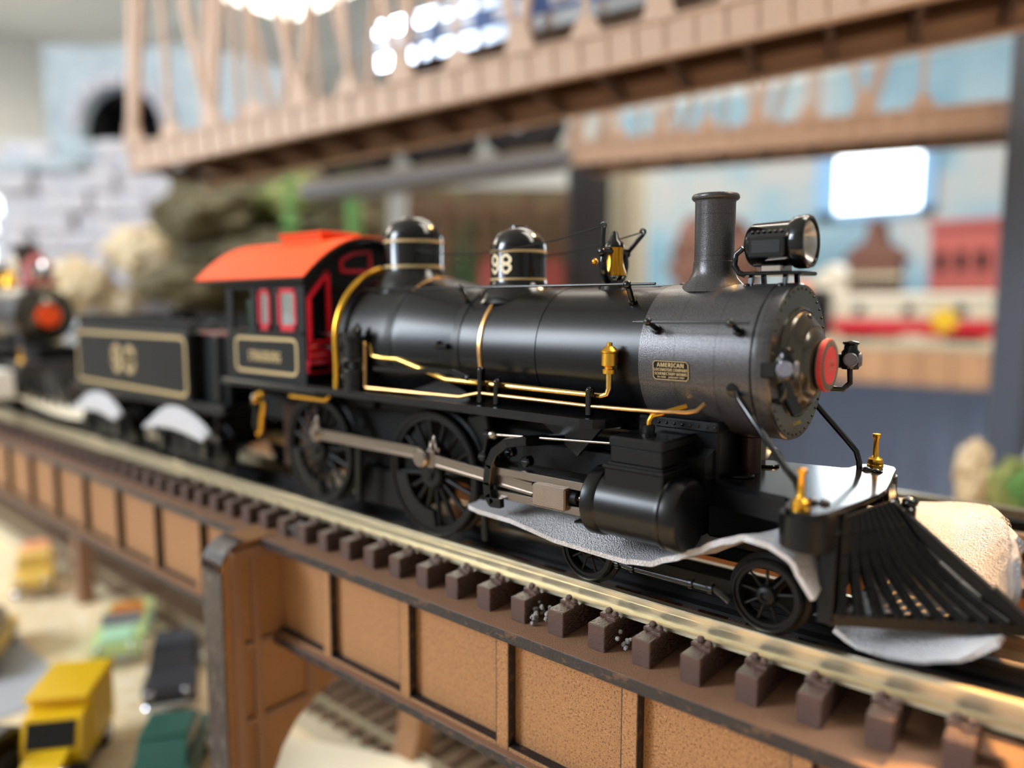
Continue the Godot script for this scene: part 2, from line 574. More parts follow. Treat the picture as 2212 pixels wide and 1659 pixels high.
func build_engine() -> void:
	var E := thing("steam_locomotive", "black steam locomotive numbered 98 with orange cab roof and brass pipes", "locomotive", V(-150, 0, 0))
	var X := V(1, 0, 0)
	var Y := V(0, 1, 0)
	var ax := V(0, 59.4, 0)
	# --- boiler
	var boiler := mk(E, "boiler", Geo.new().lathe(ax, X, [P2(0, -224), P2(13.6, -224), P2(13.8, -210), P2(21.4, -209.4), P2(22.3, -208.6), P2(22.3, -180.5), P2(22.0, -178), P2(18.3, -159), P2(18.0, -157), P2(17.75, -147), P2(17.75, -93), P2(0, -93)], 72), M.satin_black)
	for q in [[-182.5, 22.5], [-157.0, 18.25], [-128.0, 17.95], [-95.5, 18.0]]:
		mk(boiler, "boiler_band", Geo.new().lathe(ax, X, [P2(q[1] - 0.5, q[0] - 1.7), P2(q[1], q[0] - 1.5), P2(q[1], q[0] + 1.5), P2(q[1] - 0.5, q[0] + 1.7)], 72), M.satin_black)
	mk(boiler, "brass_band", Geo.new().lathe(ax, X, [P2(17.7, -147.6), P2(18.3, -147.4), P2(18.3, -146.4), P2(17.7, -146.2)], 72, deg_to_rad(-235), deg_to_rad(55)), M.copper_brass, "thin brass band around the boiler below the sand dome")
	for q in [[-179.8, 22.2, 0.5]]:
		mk(boiler, "brass_band", Geo.new().lathe(ax, X, [P2(q[1] - 0.4, q[0] - 0.5), P2(q[1] + 0.2, q[0] - 0.3), P2(q[1] + 0.2, q[0] + 0.3), P2(q[1] - 0.4, q[0] + 0.5)], 48, deg_to_rad(-128), deg_to_rad(-52)), M.copper_brass)
	# --- smokebox
	var smoke := mk(E, "smokebox", Geo.new().lathe(ax, X, [P2(17.4, -94.2), P2(18.2, -94.0), P2(18.2, -66.3), P2(17.9, -66.1), P2(17.9, -65.9), P2(18.3, -65.7), P2(18.3, -62.6), P2(18.0, -62.2), P2(13.0, -62.0)], 84), M.graphite, "graphite grey smokebox with sparkle painted as pale specks")
	mk(smoke, "seam", Geo.new().lathe(ax, X, [P2(17.8, -66.25), P2(17.95, -66.25), P2(17.95, -65.75), P2(17.8, -65.75)], 64), M.matt_black)
	mk(smoke, "front_plate", Geo.new().lathe(ax, X, [P2(18.0, -62.2), P2(17.9, -61.8), P2(12.9, -61.8), P2(12.7, -61.2), P2(12.2, -61.0), P2(11.9, -61.2), P2(11.5, -60.6), P2(11.0, -60.5), P2(9.6, -59.0), P2(8.6, -58.5), P2(8.3, -58.6), P2(7.8, -58.0), P2(6.2, -57.0), P2(4.6, -56.6), P2(0, -56.5)], 72), M.door_graphite)
	for k in 40:
		var t := TAU * k / 40.0
		mk(smoke, "rivet", Geo.new().ball(V(-61.75, 59.4 + 17.0 * cos(t), 17.0 * sin(t)), V(0.32, 0.32, 0.32), 6, 4), M.door_graphite)
	for q in [[0.0, -9.0], [2.4, -9.0], [-2.4, -9.0]]:
		mk(smoke, "door_bolt", Geo.new().ball(V(-60.2, 59.4 + 10.4 * cos(q[0]), 10.4 * sin(q[0])), V(0.9, 0.8, 0.8), 8, 6), M.door_graphite)
	text(smoke, "lettering", "LIONEL", 0.9, V(-61.7, 45.2, 0.0), Basis(V(0, 0, -1), Y, X), M.yellow_print, 4.6)
	var plate := mk(E, "number_plate", Geo.new().lathe(V(-57, 59, 0), X, [P2(0, 0), P2(5.8, 0.6), P2(5.9, 0.9), P2(5.9, 2.0), P2(5.6, 2.2), P2(4.5, 2.2), P2(4.4, 2.1), P2(0, 2.1)], 48), M.plate_rim, "round red number plate with a grey brown ring")
	mk(plate, "red_face", Geo.new().lathe(V(-57, 59, 0), X, [P2(4.35, 2.15), P2(4.3, 2.2), P2(0, 2.2)], 40), M.red_plate)
	mk(plate, "red_edge", Geo.new().lathe(V(-57, 59, 0), X, [P2(5.85, 0.9), P2(6.05, 1.0), P2(6.05, 1.9), P2(5.85, 2.05)], 48), M.red_plate)
	mk(plate, "number", number_98(Geo.new(), -2.3, -1.4, 2.0, 2.9, 0.5, 0.5, func(x: float, y: float) -> Vector3: return V(-54.74, 59.0 + y, -x), X), M.plate_letters)
	# builder's plate on the smokebox side
	var bo := V(-85.2, 57.3, 18.0)
	var by := V(0, 0.993, 0.116).normalized()
	var bz := X.cross(by)
	var bp := mk(E, "builders_plate", Geo.new().prism([P2(-4.1, -2.35), P2(4.1, -2.35), P2(4.7, -1.7), P2(4.7, 1.7), P2(4.1, 2.35), P2(-4.1, 2.35), P2(-4.7, 1.7), P2(-4.7, -1.7)], bo, X, by, -0.6, 0.25), M.matt_black, "small black builder's plate with gold lettering")
	var bf := func(x: float, y: float) -> Vector3: return bo + X * x + by * y + bz * 0.3
	mk(bp, "gold_outline", Geo.new().line([P2(-4.05, -2.2), P2(4.05, -2.2), P2(4.55, -1.65), P2(4.55, 1.65), P2(4.05, 2.2), P2(-4.05, 2.2), P2(-4.55, 1.65), P2(-4.55, -1.65)], true, 0.16, bf, bz), M.gold_line)
	var bb := Basis(X, by, bz)
	for q in [["AMERICAN", 1.0, 1.3, 7.0], ["LOCOMOTIVE COMPANY", 0.7, 0.15, 8.6], ["SCHENECTADY WORKS", 0.66, -0.8, 8.4], ["No 4590    JANUARY 1909", 0.4, -1.6, 7.0]]:
		text(bp, "lettering", q[0], q[1], bo + by * (q[2] as float) + bz * 0.32, bb, M.gold_line, q[3])
	# --- chimney, domes
	mk(E, "chimney", Geo.new().lathe(V(-83.8, 0, 0), Y, [P2(8.6, 75.8), P2(7.2, 77.6), P2(5.9, 79.0), P2(5.2, 80.6), P2(5.0, 82.2), P2(5.0, 83.2), P2(4.8, 83.3), P2(4.9, 97.4), P2(5.0, 97.9), P2(5.4, 98.1), P2(5.75, 98.5), P2(5.75, 99.0), P2(5.4, 99.5), P2(4.7, 99.5), P2(4.2, 99.0), P2(4.1, 84), P2(0, 84)], 48), M.graphite, "tall straight grey chimney with a rolled lip")
	var sd := mk(E, "sand_dome", Geo.new().lathe(V(-147.3, 0, 0), Y, [P2(12.6, 73.0), P2(11.2, 76.2), P2(9.6, 77.6), P2(8.7, 78.8), P2(8.4, 80.2), P2(8.4, 88.6), P2(8.2, 90.4), P2(7.4, 92.2), P2(6.0, 93.8), P2(4.0, 95.0), P2(2.6, 95.5), P2(2.5, 96.0), P2(1.6, 96.3), P2(0, 96.4)], 56), M.gloss_black, "black sand dome with gold stripes and the number 98")
	for y: float in [80.0, 88.3]:
		mk(sd, "gold_stripe", Geo.new().lathe(V(-147.3, 0, 0), Y, [P2(8.4, y - 0.4), P2(8.48, y - 0.38), P2(8.48, y + 0.38), P2(8.4, y + 0.4)], 56), M.gold_line)
	mk(sd, "number", number_98(Geo.new(), -4.1, 0, 3.6, 5.8, 0.85, 0.8, func(x: float, y: float) -> Vector3: return V(-147.3 + 8.46 * sin(x / 8.46), 81.6 + y, 8.46 * cos(x / 8.46)), V(0, 0, 1)), M.cream_number)
	var st := mk(E, "steam_dome", Geo.new().lathe(V(-194.3, 0, 0), Y, [P2(14.6, 76.0), P2(13.2, 80.0), P2(11.6, 81.8), P2(10.6, 83.6), P2(10.1, 85.0), P2(10.1, 94.0), P2(9.9, 96.0), P2(8.9, 98.2), P2(7.0, 100.2), P2(4.6, 101.4), P2(2.6, 101.9), P2(0, 102.0)], 56), M.gloss_black, "taller black steam dome with gold stripes, beside the cab")
	for y: float in [85.2, 93.6]:
		mk(st, "gold_stripe", Geo.new().lathe(V(-194.3, 0, 0), Y, [P2(10.1, y - 0.45), P2(10.18, y - 0.42), P2(10.18, y + 0.42), P2(10.1, y + 0.45)], 56), M.gold_line)
	for k in 3:
		mk(st, "safety_valve", Geo.new().lathe(V(-196.5 + 2.4 * k, 100.8, 1.6 - 1.6 * k), Y, [P2(0.7, 0), P2(0.7, 1.2), P2(0.4, 1.6), P2(0, 1.6)], 10), M.gloss_black)
	# --- bell
	var bell := mk(E, "bell", Geo.new().lathe(V(-113, 0, 0), Y, [P2(0, 81.4), P2(2.8, 80.9), P2(3.3, 80.5), P2(3.15, 81.5), P2(2.6, 83.0), P2(2.3, 84.8), P2(2.3, 86.6), P2(2.6, 88.0), P2(1.9, 89.0), P2(0, 89.4)], 32), M.bell_gold, "gold bell hung in a black yoke")
	mk(bell, "clapper", Geo.new().ball(V(-113, 80.4, 0), V(0.9, 0.9, 0.9), 8, 6), M.chrome)
	mk(bell, "gold_knob", Geo.new().ball(V(-116.5, 84.2, 4.2), V(0.9, 0.9, 0.9), 8, 6), M.bell_gold)
	var yoke: Array = arc(V(-113, 83.8, 0), V(0, 0, 1), Y, 5.5, 36, -216, 18)
	mk(E, "bell_yoke", Geo.new().tube(yoke, 1.1, 8), M.gloss_black)
	mk(E, "bell_base", Geo.new().lathe(V(-113, 76.6, 0), Y, [P2(4.5, 0), P2(4.0, 1.3), P2(1.6, 1.7), P2(1.4, 2.6), P2(0, 2.6)], 20), M.gloss_black)
	mk(E, "bell_hanger", Geo.new().lathe(V(-113, 88.2, 0), Y, [P2(2.7, 0), P2(2.4, 1.2), P2(1.4, 1.9), P2(0.9, 3.6), P2(0.5, 4.3), P2(0, 4.4)], 16).cyl(V(-113, 87.0, -6.2), V(-113, 87.0, 6.2), 1.1, -1.0, 10), M.gloss_black)
	for s: float in [1.0, -1.0]:
		var top := V(-112.6 if s > 0 else -107.8, 93.0 if s > 0 else 91.8, 6.0 * s)
		var arm := mk(E, "bell_arm", Geo.new().tube([V(-113, 86.6, 6.0 * s), top], 0.75, 8), M.gloss_black)
		mk(arm, "eyelet", Geo.new().tube(arc(top + V(0, 0.6, 0), X, Y, 0.75, 0, 360, 12), 0.35, 6, false), M.gloss_black)
		mk(arm, "pivot", Geo.new().ball(V(-113, 86.6, 6.4 * s), V(1.2, 1.2, 0.9), 10, 6), M.gloss_black)
	mk(E, "bell_cord", Geo.new().tube([V(-224, 93.0, 8), V(-206, 94.6, 7.6), V(-192, 91.4, 7.2), V(-174.1, 88.8, 5), V(-160, 88.0, 8.6), V(-149.4, 88.2, 8.9), V(-140, 89.1, 7.4), V(-129.4, 90.5, 5.2), V(-112.6, 93.5, 6.0)], 0.22, 6), M.matt_black)
	mk(E, "bell_cord", Geo.new().tube([V(-150, 86.8, -9), V(-132, 88.2, -7.4), V(-118, 90.4, -6.4), V(-107.8, 92.3, -6)], 0.2, 6), M.matt_black)
	# --- headlight
	var hl := mk(E, "headlight", Geo.new().lathe(V(-75, 86.5, 0), V(1, 0.03, 0), [P2(0, 0), P2(3.4, 0.1), P2(4.8, 1.0), P2(5.2, 1.8), P2(5.2, 10.6), P2(5.9, 11.4), P2(6.1, 12.2), P2(6.1, 14.2), P2(5.8, 14.8), P2(5.2, 14.8), P2(5.1, 14.2)], 40), M.gloss_black, "black drum headlight with a clear round lens")
	mk(hl, "reflector", Geo.new().lathe(V(-75, 86.5, 0), V(1, 0.03, 0), [P2(0, 10.4), P2(2.0, 10.9), P2(3.8, 12.2), P2(5.1, 14.2)], 32), M.reflector)
	mk(hl, "lens", Geo.new().lathe(V(-75, 86.5, 0), V(1, 0.03, 0), [P2(5.1, 14.2), P2(4.2, 14.75), P2(2.4, 15.15), P2(0, 15.3)], 32), M.glass)
	mk(hl, "number_box", Geo.new().b2(V(-72.6, 83.4, 4.6), V(-64.0, 88.2, 6.4), 0.3), M.gloss_black)
	mk(hl, "number_glass", Geo.new().b2(V(-71.7, 84.3, 6.3), V(-64.9, 87.4, 6.55), 0.1), M.satin_black)
	for k in 7:
		mk(hl, "rivet", Geo.new().ball(V(-72.4 + 1.35 * k, 89.3, 4.5), V(0.42, 0.42, 0.42), 6, 4), M.gloss_black)
	mk(hl, "lamp_collar", Geo.new().b2(V(-70.6, 80.0, -3), V(-65.4, 82.0, 3.6), 0.4), M.steel)
	mk(hl, "bulb", Geo.new().ball(V(-63.5, 86.8, 0), V(1.0, 0.8, 0.8), 8, 6), M.white_lens)
	var hb := mk(E, "headlight_bracket", Geo.new().b2(V(-74.6, 79.4, -5.4), V(-60.4, 80.3, 5.4), 0.3), M.gloss_black)
	for q in [[-72.5, 3.5], [-64.5, 3.5], [-72.5, -3.5], [-64.5, -3.5]]:
		mk(hb, "leg", Geo.new().beam(V(q[0], 79.5, q[1]), V(q[0], 76.8, q[1] * 1.2), 0.9, 1.2), M.gloss_black)
		mk(hb, "foot_bolt", Geo.new().ball(V(q[0] - 0.6, 77.0, q[1] * 1.35), V(0.9, 0.7, 0.7), 8, 6), M.gloss_black)
	mk(hb, "conduit", Geo.new().tube([V(-75, 86, 3), V(-76.6, 84.5, 3.4), V(-76.8, 82, 3.6), V(-75.6, 80.2, 3.8), V(-74, 79.6, 3.8)], 0.7, 8), M.gloss_black)
	# --- marker lamps
	for s: float in [1.0, -1.0]:
		var c := V(-58.6, 60.0, 17.4 * s) if s > 0 else V(-55.6, 60.2, -17.0)
		var mk_lamp := mk(E, "marker_lamp", Geo.new().lathe(c + V(0, -3.2, 0), Y, [P2(0, 0), P2(1.9, 0), P2(2.1, 0.4), P2(2.1, 4.2), P2(1.6, 4.8), P2(1.5, 5.8), P2(1.9, 6.2), P2(1.9, 6.6), P2(0, 7.0)], 18), M.gloss_black)
		mk(mk_lamp, "lens", Geo.new().lathe(c + V(1.7, -0.8, -0.5), V(0.96, 0, -0.28), [P2(1.7, 0), P2(1.7, 0.6), P2(1.4, 0.9), P2(1.3, 0.75), P2(0, 0.8)], 18), M.marker_lens)
		mk(mk_lamp, "lens", Geo.new().lathe(c + V(0.5, -0.8, 1.6), V(0.4, 0, 0.92), [P2(1.7, 0), P2(1.7, 0.6), P2(1.4, 0.9), P2(1.3, 0.75), P2(0, 0.8)], 18), M.marker_lens)
		mk(mk_lamp, "hook", Geo.new().tube([c + V(0, -3, 0), c + V(0.2, -6.6, 0), c + V(-1.2, -8.2, -1.0 * s), c + V(-3.4, -8.0, -2.4 * s), c + V(-4.4, -7.2, -3.2 * s)], 0.7, 8), M.gloss_black)
		mk(mk_lamp, "mount", Geo.new().b2(c + V(-5.0, -3.0, -2.0), c + V(-1.2, 0.4, 1.2), 0.3), M.gloss_black)
		if s > 0:
			mk(mk_lamp, "stay", Geo.new().beam(c + V(-0.5, -4, 0), c + V(1.6, -10.6, -3.4), 1.3, 2.4), M.gloss_black)
	# --- handrails
	for s: float in [1.0, -1.0]:
		var hr := mk(E, "boiler_handrail", Geo.new().tube([V(-224, 77.6, 14.4 * s), V(-92, 77.7, 14.2 * s)], 0.36, 8), M.gloss_black)
		for x: float in [-157.7, -99.8]:
			mk(hr, "stanchion", Geo.new().tube([V(x, 72.6, 11.0 * s), V(x, 77.4, 14.1 * s)], 0.75, 8).ball(V(x, 77.6, 14.3 * s), V(1.1, 1.1, 1.1), 10, 8).cyl(V(x, 72.4, 10.8 * s), V(x, 73.8, 11.7 * s), 1.3, -1.0, 10), M.gloss_black)
		var sr := mk(E, "smokebox_handrail", Geo.new().tube([V(-93.8, 68.6, 21.2 * s), V(-65.2, 68.8, 21.2 * s)], 0.3, 8), M.gloss_black)
		for x: float in [-89.8, -69.4]:
			mk(sr, "stanchion", Geo.new().tube([V(x, 66.6, 16.4 * s), V(x, 68.7, 21.0 * s)], 0.65, 8).ball(V(x, 68.7, 21.2 * s), V(1.0, 1.0, 1.0), 10, 8).cyl(V(x, 66.5, 16.2 * s), V(x, 67.1, 17.8 * s), 1.2, -1.0, 10), M.gloss_black)
	mk(E, "washout_plate", Geo.new().b2(V(-163.6, 59.4, 17.6), V(-158.6, 61.0, 20.0), 0.3).b2(V(-162.8, 61.0, 17.6), V(-161.6, 61.8, 20.0), 0.2), M.gloss_black)
	# --- brass pipe curving round the boiler in front of the cab
	var ap: Array = [V(-206, 44.8, 24.6), V(-206, 52, 24.3)]
	ap.append_array(arc(V(-206, 60.5, 0), V(0, 0, 1), Y, 24.6, 0, 78, 14))
	mk(E, "wrapper_pipe", Geo.new().tube(ap, 1.15, 10), M.gold_brass, "thick brass pipe curving over the boiler in front of the cab")
	# --- feed pipes and check valve
	mk(E, "feed_pipe", Geo.new().tube([V(-194, 60.2, 21.5), V(-191.4, 59.6, 21.8), V(-190.7, 58.2, 21.8), V(-190.7, 56.6, 21.8), V(-189.6, 56.0, 21.8), V(-185.5, 55.7, 21.6), V(-178.4, 55.6, 21.4), V(-157.2, 50.6, 21), V(-145.0, 50.5, 21), V(-120, 50.2, 21), V(-102.8, 50.0, 20.6), V(-101.2, 50.6, 20.4), V(-100.8, 52.2, 20.4), V(-100.8, 57.0, 20.4)], 0.85, 10), M.brass, "bright brass feed pipe running to the check valve")
	mk(E, "check_valve", Geo.new().lathe(V(-100.8, 55.8, 20.4), Y, [P2(0, 0), P2(1.7, 0), P2(1.7, 1.0), P2(1.2, 1.2), P2(1.2, 1.6), P2(2.0, 2.0), P2(2.0, 5.0), P2(2.2, 5.2), P2(2.2, 5.6), P2(1.2, 6.6), P2(0.7, 6.8), P2(0.7, 7.6), P2(0, 7.7)], 24).b2(V(-101.6, 58, 17), V(-100, 59.6, 20), 0.2), M.gold_brass, "small brass valve standing beside the boiler")
	mk(E, "sand_pipe", Geo.new().tube([V(-193.5, 60.6, 24), V(-191.7, 60.4, 24), V(-191.4, 59, 24), V(-191.6, 46.4, 24), V(-191.0, 45.9, 24), V(-160, 46.2, 23.6), V(-149.6, 46.3, 23.2), V(-142, 48.0, 23), V(-131.1, 47.8, 23), V(-105.2, 47.6, 23), V(-86.3, 47.9, 22.4), V(-79.4, 48.2, 21.0), V(-77.6, 48.6, 19.8), V(-76.8, 50.0, 17.4)], 0.55, 8), M.copper_brass)
	mk(E, "chest_pipe", Geo.new().tube([V(-81.8, 49.0, 16.6), V(-84.6, 47.8, 20), V(-87.4, 46.8, 22.4), V(-88.0, 45.6, 22.6), V(-88.2, 43.0, 22.6)], 0.7, 8), M.gold_brass)
	for q in [[-141.7, 54.6], [-135.6, 51.6], [-104.9, 51.6]]:
		mk(E, "pipe_bracket", Geo.new().b2(V(q[0] - 0.8, 45.2, 21.6), V(q[0] + 0.8, q[1], 23.8), 0.3).ball(V(q[0], q[1], 22.7), V(1.0, 0.9, 1.3), 8, 6), M.gloss_black)
	mk(E, "reversing_rod", Geo.new().beam(V(-187, 52.4, 24), V(-152, 53.4, 24), 0.7, 1.3).beam(V(-152, 53.4, 24), V(-146, 52.0, 24), 0.7, 1.5).ball(V(-146, 52, 24), V(0.9, 0.9, 0.6), 8, 6), M.gloss_black)
	# --- air pump
	var pump := mk(E, "air_pump", Geo.new().lathe(V(-195.5, 0, 25.0), Y, [P2(0, 44.8), P2(3.6, 44.8), P2(3.6, 46.0), P2(3.1, 46.2), P2(3.1, 50.6), P2(3.6, 50.8), P2(3.6, 51.6), P2(1.8, 52.0), P2(1.6, 54.0), P2(3.8, 54.4), P2(3.8, 55.4), P2(3.3, 55.6), P2(3.3, 60.8), P2(4.2, 61.0), P2(4.2, 62.4), P2(0, 62.4)], 24), M.satin_black)
	for q in [[-198.2, 23.0, 65.0], [-194.2, 24.4, 66.4], [-192.6, 26.4, 65.6]]:
		mk(pump, "pump_valve", Geo.new().lathe(V(q[0], 62.2, q[1]), Y, [P2(1.3, 0), P2(1.3, q[2] - 63.4), P2(0.7, q[2] - 62.8), P2(0.7, q[2] - 62.2), P2(0, q[2] - 62.2)], 12), M.gloss_black)
	for k in 8:
		mk(pump, "bolt", Geo.new().ball(V(-195.5 + 3.6 * cos(TAU * k / 8.0), 62.5, 25 + 3.6 * sin(TAU * k / 8.0)), V(0.5, 0.5, 0.5), 6, 4), M.gloss_black)
	for y: float in [51.4, 55.0]:
		mk(pump, "bolt", Geo.new().tube(arc(V(-195.5, y, 25), V(1, 0, 0), V(0, 0, 1), 3.7, 0, 360, 20), 0.4, 6, false), M.gloss_black)
	for y: float in [58.0, 62.6]:
		mk(pump, "pump_pipe", Geo.new().tube([V(-199, y, 23.6), V(-209, y, 23.0), V(-223.6, y + 0.2, 20)], 0.55, 8), M.gloss_black)
	mk(pump, "drain_pipe", Geo.new().tube([V(-200.6, 56, 24.8), V(-201, 50, 25), V(-200.6, 45.4, 25)], 0.9, 8).ball(V(-200.8, 54, 24.9), V(1.3, 1.0, 1.3), 8, 6).ball(V(-200.9, 49, 25), V(1.3, 1.0, 1.3), 8, 6), M.gloss_black)
	# --- running boards
	for s: float in [1.0, -1.0]:
		mk(E, "running_board", Geo.new().prism([P2(-226, 12), P2(-226, 27), P2(-187, 27.4), P2(-183, 27), P2(-105, 27), P2(-101.6, 26.2), P2(-99.4, 24), P2(-98.4, 20), P2(-98, 12)], V(0, 44.0, 0), V(1, 0, 0), V(0, 0, s), -0.9 if s > 0 else -1.4, 1.4 if s > 0 else 0.9), M.satin_black)
		mk(E, "splash_guard", Geo.new().prism([P2(-150, 43), P2(-184, 43), P2(-180, 47), P2(-172, 49.4), P2(-162, 49.4), P2(-154, 47)], V(0, 0, 16.0 * s), V(1, 0, 0), Y, -0.8, 0.8), M.satin_black)
		mk(E, "board_brace", Geo.new().prism([P2(-129, 43), P2(-104, 43), P2(-113.6, 32.6)], V(0, 0, 15.0 * s), V(1, 0, 0), Y, -0.7, 0.7), M.satin_black)
	build_running_gear(E)
	build_cab(E)
	build_front(E)

func build_running_gear(E: Node3D) -> void:
	var Y := V(0, 1, 0)
	mk(E, "frame", Geo.new().b2(V(-262, 16, -9), V(-80, 37, 9), 0.8).b2(V(-80, 16, -8), V(-54, 29, 8), 0.6).b2(V(-200, 37, -12), V(-152, 44, 12), 0.5).b2(V(-224, 37, -14), V(-200, 46, 14), 0.5).b2(V(-140, 27, 8), V(-96, 34, 12.5), 0.3), M.matt_black)
	mk(E, "gear_case", Geo.new().b2(V(-210, 3, -12), V(-186, 16, 12), 0.5), M.matt_black)
	mk(E, "spring_plank", Geo.new().b2(V(-146, 6, -11), V(-118, 16, 11), 0.5), M.matt_black)
	for s: float in [1.0, -1.0]:
		for x: float in [-167.0, -227.0]:
			var w := spoked_wheel(E, "driving_wheel", V(x, 20.4, 18.6 * s), s, 19.6, 3.0, 16, 3.6, 4.2, M.wheel_black)
			# balance weight opposite the crank, crank boss
			var cw: Array = []
			for k in 9:
				var t := deg_to_rad(185 + 90.0 * k / 8.0)
				cw.append(P2(17.0 * cos(t), 17.0 * sin(t)))
			for k in 7:
				var t := deg_to_rad(272 - 84.0 * k / 6.0)
				cw.append(P2(12.0 * cos(t), 12.0 * sin(t)))
			mk(w, "balance_weight", Geo.new().prism(cw, V(x, 20.4, 17.4 * s), V(1, 0, 0), Y, -1.4, 0.9), M.wheel_black)
			mk(w, "crank", Geo.new().beam(V(x, 20.4, 17.2 * s), V(x + 4.6, 27.2, 17.2 * s), 3.0, 5.4, V(0, 0, 1), 0.5).cyl(V(x, 20.4, 14 * s), V(x, 20.4, 19.2 * s), 4.6, -1.0, 24, 0.5), M.wheel_black)
			mk(w, "axle_end", Geo.new().cyl(V(x, 20.4, 19 * s), V(x, 20.4, 20.2 * s), 1.7, -1.0, 16, 0.3), M.wheel_black)
		for x: float in [-60.6, -108.4]:
			spoked_wheel(E, "truck_wheel", V(x, 8.9, 18.8 * s), s, 8.1, 2.0, 9, 1.9, 3.6, M.wheel_black)
		# coupling rod and main rod
		var z := 21.2 * s
		var rod := mk(E, "coupling_rod", Geo.new().beam(V(-222.4, 27.2, z), V(-162.4, 27.2, z), 1.6, 3.4, Y, 0.2), M.steel)
		mk(rod, "rod_flange", Geo.new().beam(V(-219, 28.7, z + 0.6 * s), V(-166, 28.7, z + 0.6 * s), 1.2, 0.7, Y, 0.1), M.steel)
		mk(rod, "rod_flange", Geo.new().beam(V(-219, 25.6, z + 0.6 * s), V(-166, 25.6, z + 0.6 * s), 1.2, 0.7, Y, 0.1), M.steel)
		for x: float in [-222.4, -162.4]:
			mk(rod, "rod_end", Geo.new().cyl(V(x, 27.2, 18.4 * s), V(x, 27.2, 22.6 * s), 3.2, -1.0, 24, 0.4).b2(V(x - 1.6, 29.6, z - 1), V(x + 1.6, 31.6, z + 1), 0.2), M.steel)
			mk(rod, "oil_cup", Geo.new().lathe(V(x, 31.4, z), Y, [P2(0.9, 0), P2(0.9, 0.5), P2(0.5, 1.8), P2(0, 1.9)], 10), M.steel)
			mk(rod, "bolt", Geo.new().cyl(V(x, 27.2, 22.4 * s), V(x, 27.2, 23.6 * s), 1.4, -1.0, 6, 0.2), M.steel)
		var z2 := 24.4 * s
		var main := mk(E, "main_rod", Geo.new().beam(V(-162.4, 27.0, z2), V(-114, 23.8, z2), 1.6, 3.0, Y, 0.2), M.steel)
		mk(main, "rod_flange", Geo.new().beam(V(-158, 28.2, z2 + 0.7 * s), V(-121, 25.7, z2 + 0.7 * s), 1.0, 0.7, Y, 0.1), M.steel)
		mk(main, "rod_flange", Geo.new().beam(V(-158, 25.3, z2 + 0.7 * s), V(-121, 22.9, z2 + 0.7 * s), 1.0, 0.7, Y, 0.1), M.steel)
		mk(main, "rod_end", Geo.new().b2(V(-165.6, 24.4, 23.2 * s), V(-158.4, 29.6, 25.6 * s), 0.4).cyl(V(-163.2, 27, 22 * s), V(-163.2, 27, 27.2 * s), 2.9, -1.0, 20, 0.6), M.steel)
		mk(main, "oil_cup", Geo.new().lathe(V(-160.4, 29.6, z2), Y, [P2(0.9, 0), P2(0.9, 0.8), P2(0.5, 2.0), P2(0, 2.1)], 10).lathe(V(-157.4, 29.4, z2), Y, [P2(0.6, 0), P2(0.6, 1.2), P2(0, 1.3)], 8), M.steel)
		# crosshead and guide bars
		for y: float in [27.6, 21.2]:
			mk(E, "guide_bar", Geo.new().b2(V(-136.4, y - 1.1, 23.0 * s), V(-100, y + 1.1, 26.0 * s), 0.15), M.steel)
		var ch := mk(E, "crosshead", Geo.new().b2(V(-119.4, 20.8, 22.4 * s), V(-108.8, 26.6, 27.6 * s), 0.4), M.cast_steel)
		mk(ch, "piston_rod", Geo.new().cyl(V(-109, 24.2, 24.6 * s), V(-99, 24.4, 24.6 * s), 0.9, -1.0, 12), M.steel)
		mk(ch, "gland", Geo.new().cyl(V(-108.8, 24.2, 24.6 * s), V(-106.4, 24.2, 24.6 * s), 1.8, -1.0, 14, 0.2), M.matt_black)
		var hook: Array = [V(-118, 36.6, 14), V(-123.4, 36.9, 25.4), V(-128.6, 35.9, 26.8), V(-132.6, 33.0, 27), V(-134.6, 29.0, 27), V(-135.3, 24.0, 27), V(-134.9, 20.6, 27), V(-133.6, 19.0, 27), V(-130.6, 19.2, 27)]
		var yk := Geo.new()
		for k in hook.size() - 1:
			var a: Vector3 = hook[k]
			var b: Vector3 = hook[k + 1]
			a.z *= s
			b.z *= s
			var d := (b - a).normalized() * 0.5
			yk.beam(a - d, b + d, 2.6, 1.9, V(0, 0, 1), 0.2)
		mk(E, "guide_yoke", yk, M.gloss_black)
		# valve gear
		var link := mk(E, "rocker_arm", Geo.new().beam(V(-139.7, 36.8, 21.4 * s), V(-141.3, 29.6, 21.4 * s), 1.2, 2.6, V(0, 0, 1), 0.3), M.gloss_black)
		for q in [[-139.7, 36.4], [-141.4, 29.9], [-131.5, 32.4], [-125.6, 30.6]]:
			mk(link, "screw", Geo.new().cyl(V(q[0], q[1], 20.4 * s), V(q[0], q[1], 23.2 * s), 1.5, -1.0, 14, 0.35).b2(V(q[0] - 0.9, q[1] - 0.15, 23 * s), V(q[0] + 0.9, q[1] + 0.15, 23.35 * s)), M.gloss_black)
		mk(E, "valve_rod", Geo.new().tube([V(-139.2, 36.5, 22.2 * s), V(-96, 39.1, 22.2 * s)], 0.42, 8).lathe(V(-138.6, 36.5, 22.2 * s), V(1, 0.05, 0), [P2(0.9, 0), P2(1.3, 0.4), P2(1.3, 1.6), P2(0.7, 2.4), P2(0, 2.4)], 10), M.steel)
		# cylinder and steam chest
		var cy := V(0, 25.2, 24.2 * s)
		var cyl := mk(E, "cylinder", Geo.new().lathe(cy, V(1, 0, 0), [P2(0, -103.4), P2(3.0, -103.4), P2(3.0, -101.4), P2(7.9, -101.2), P2(8.5, -100.6), P2(8.5, -97.6), P2(8.2, -97.2), P2(8.0, -97.0), P2(8.0, -81.2), P2(8.5, -81.0), P2(8.6, -80.2), P2(8.2, -79.8)], 48), M.satin_black)
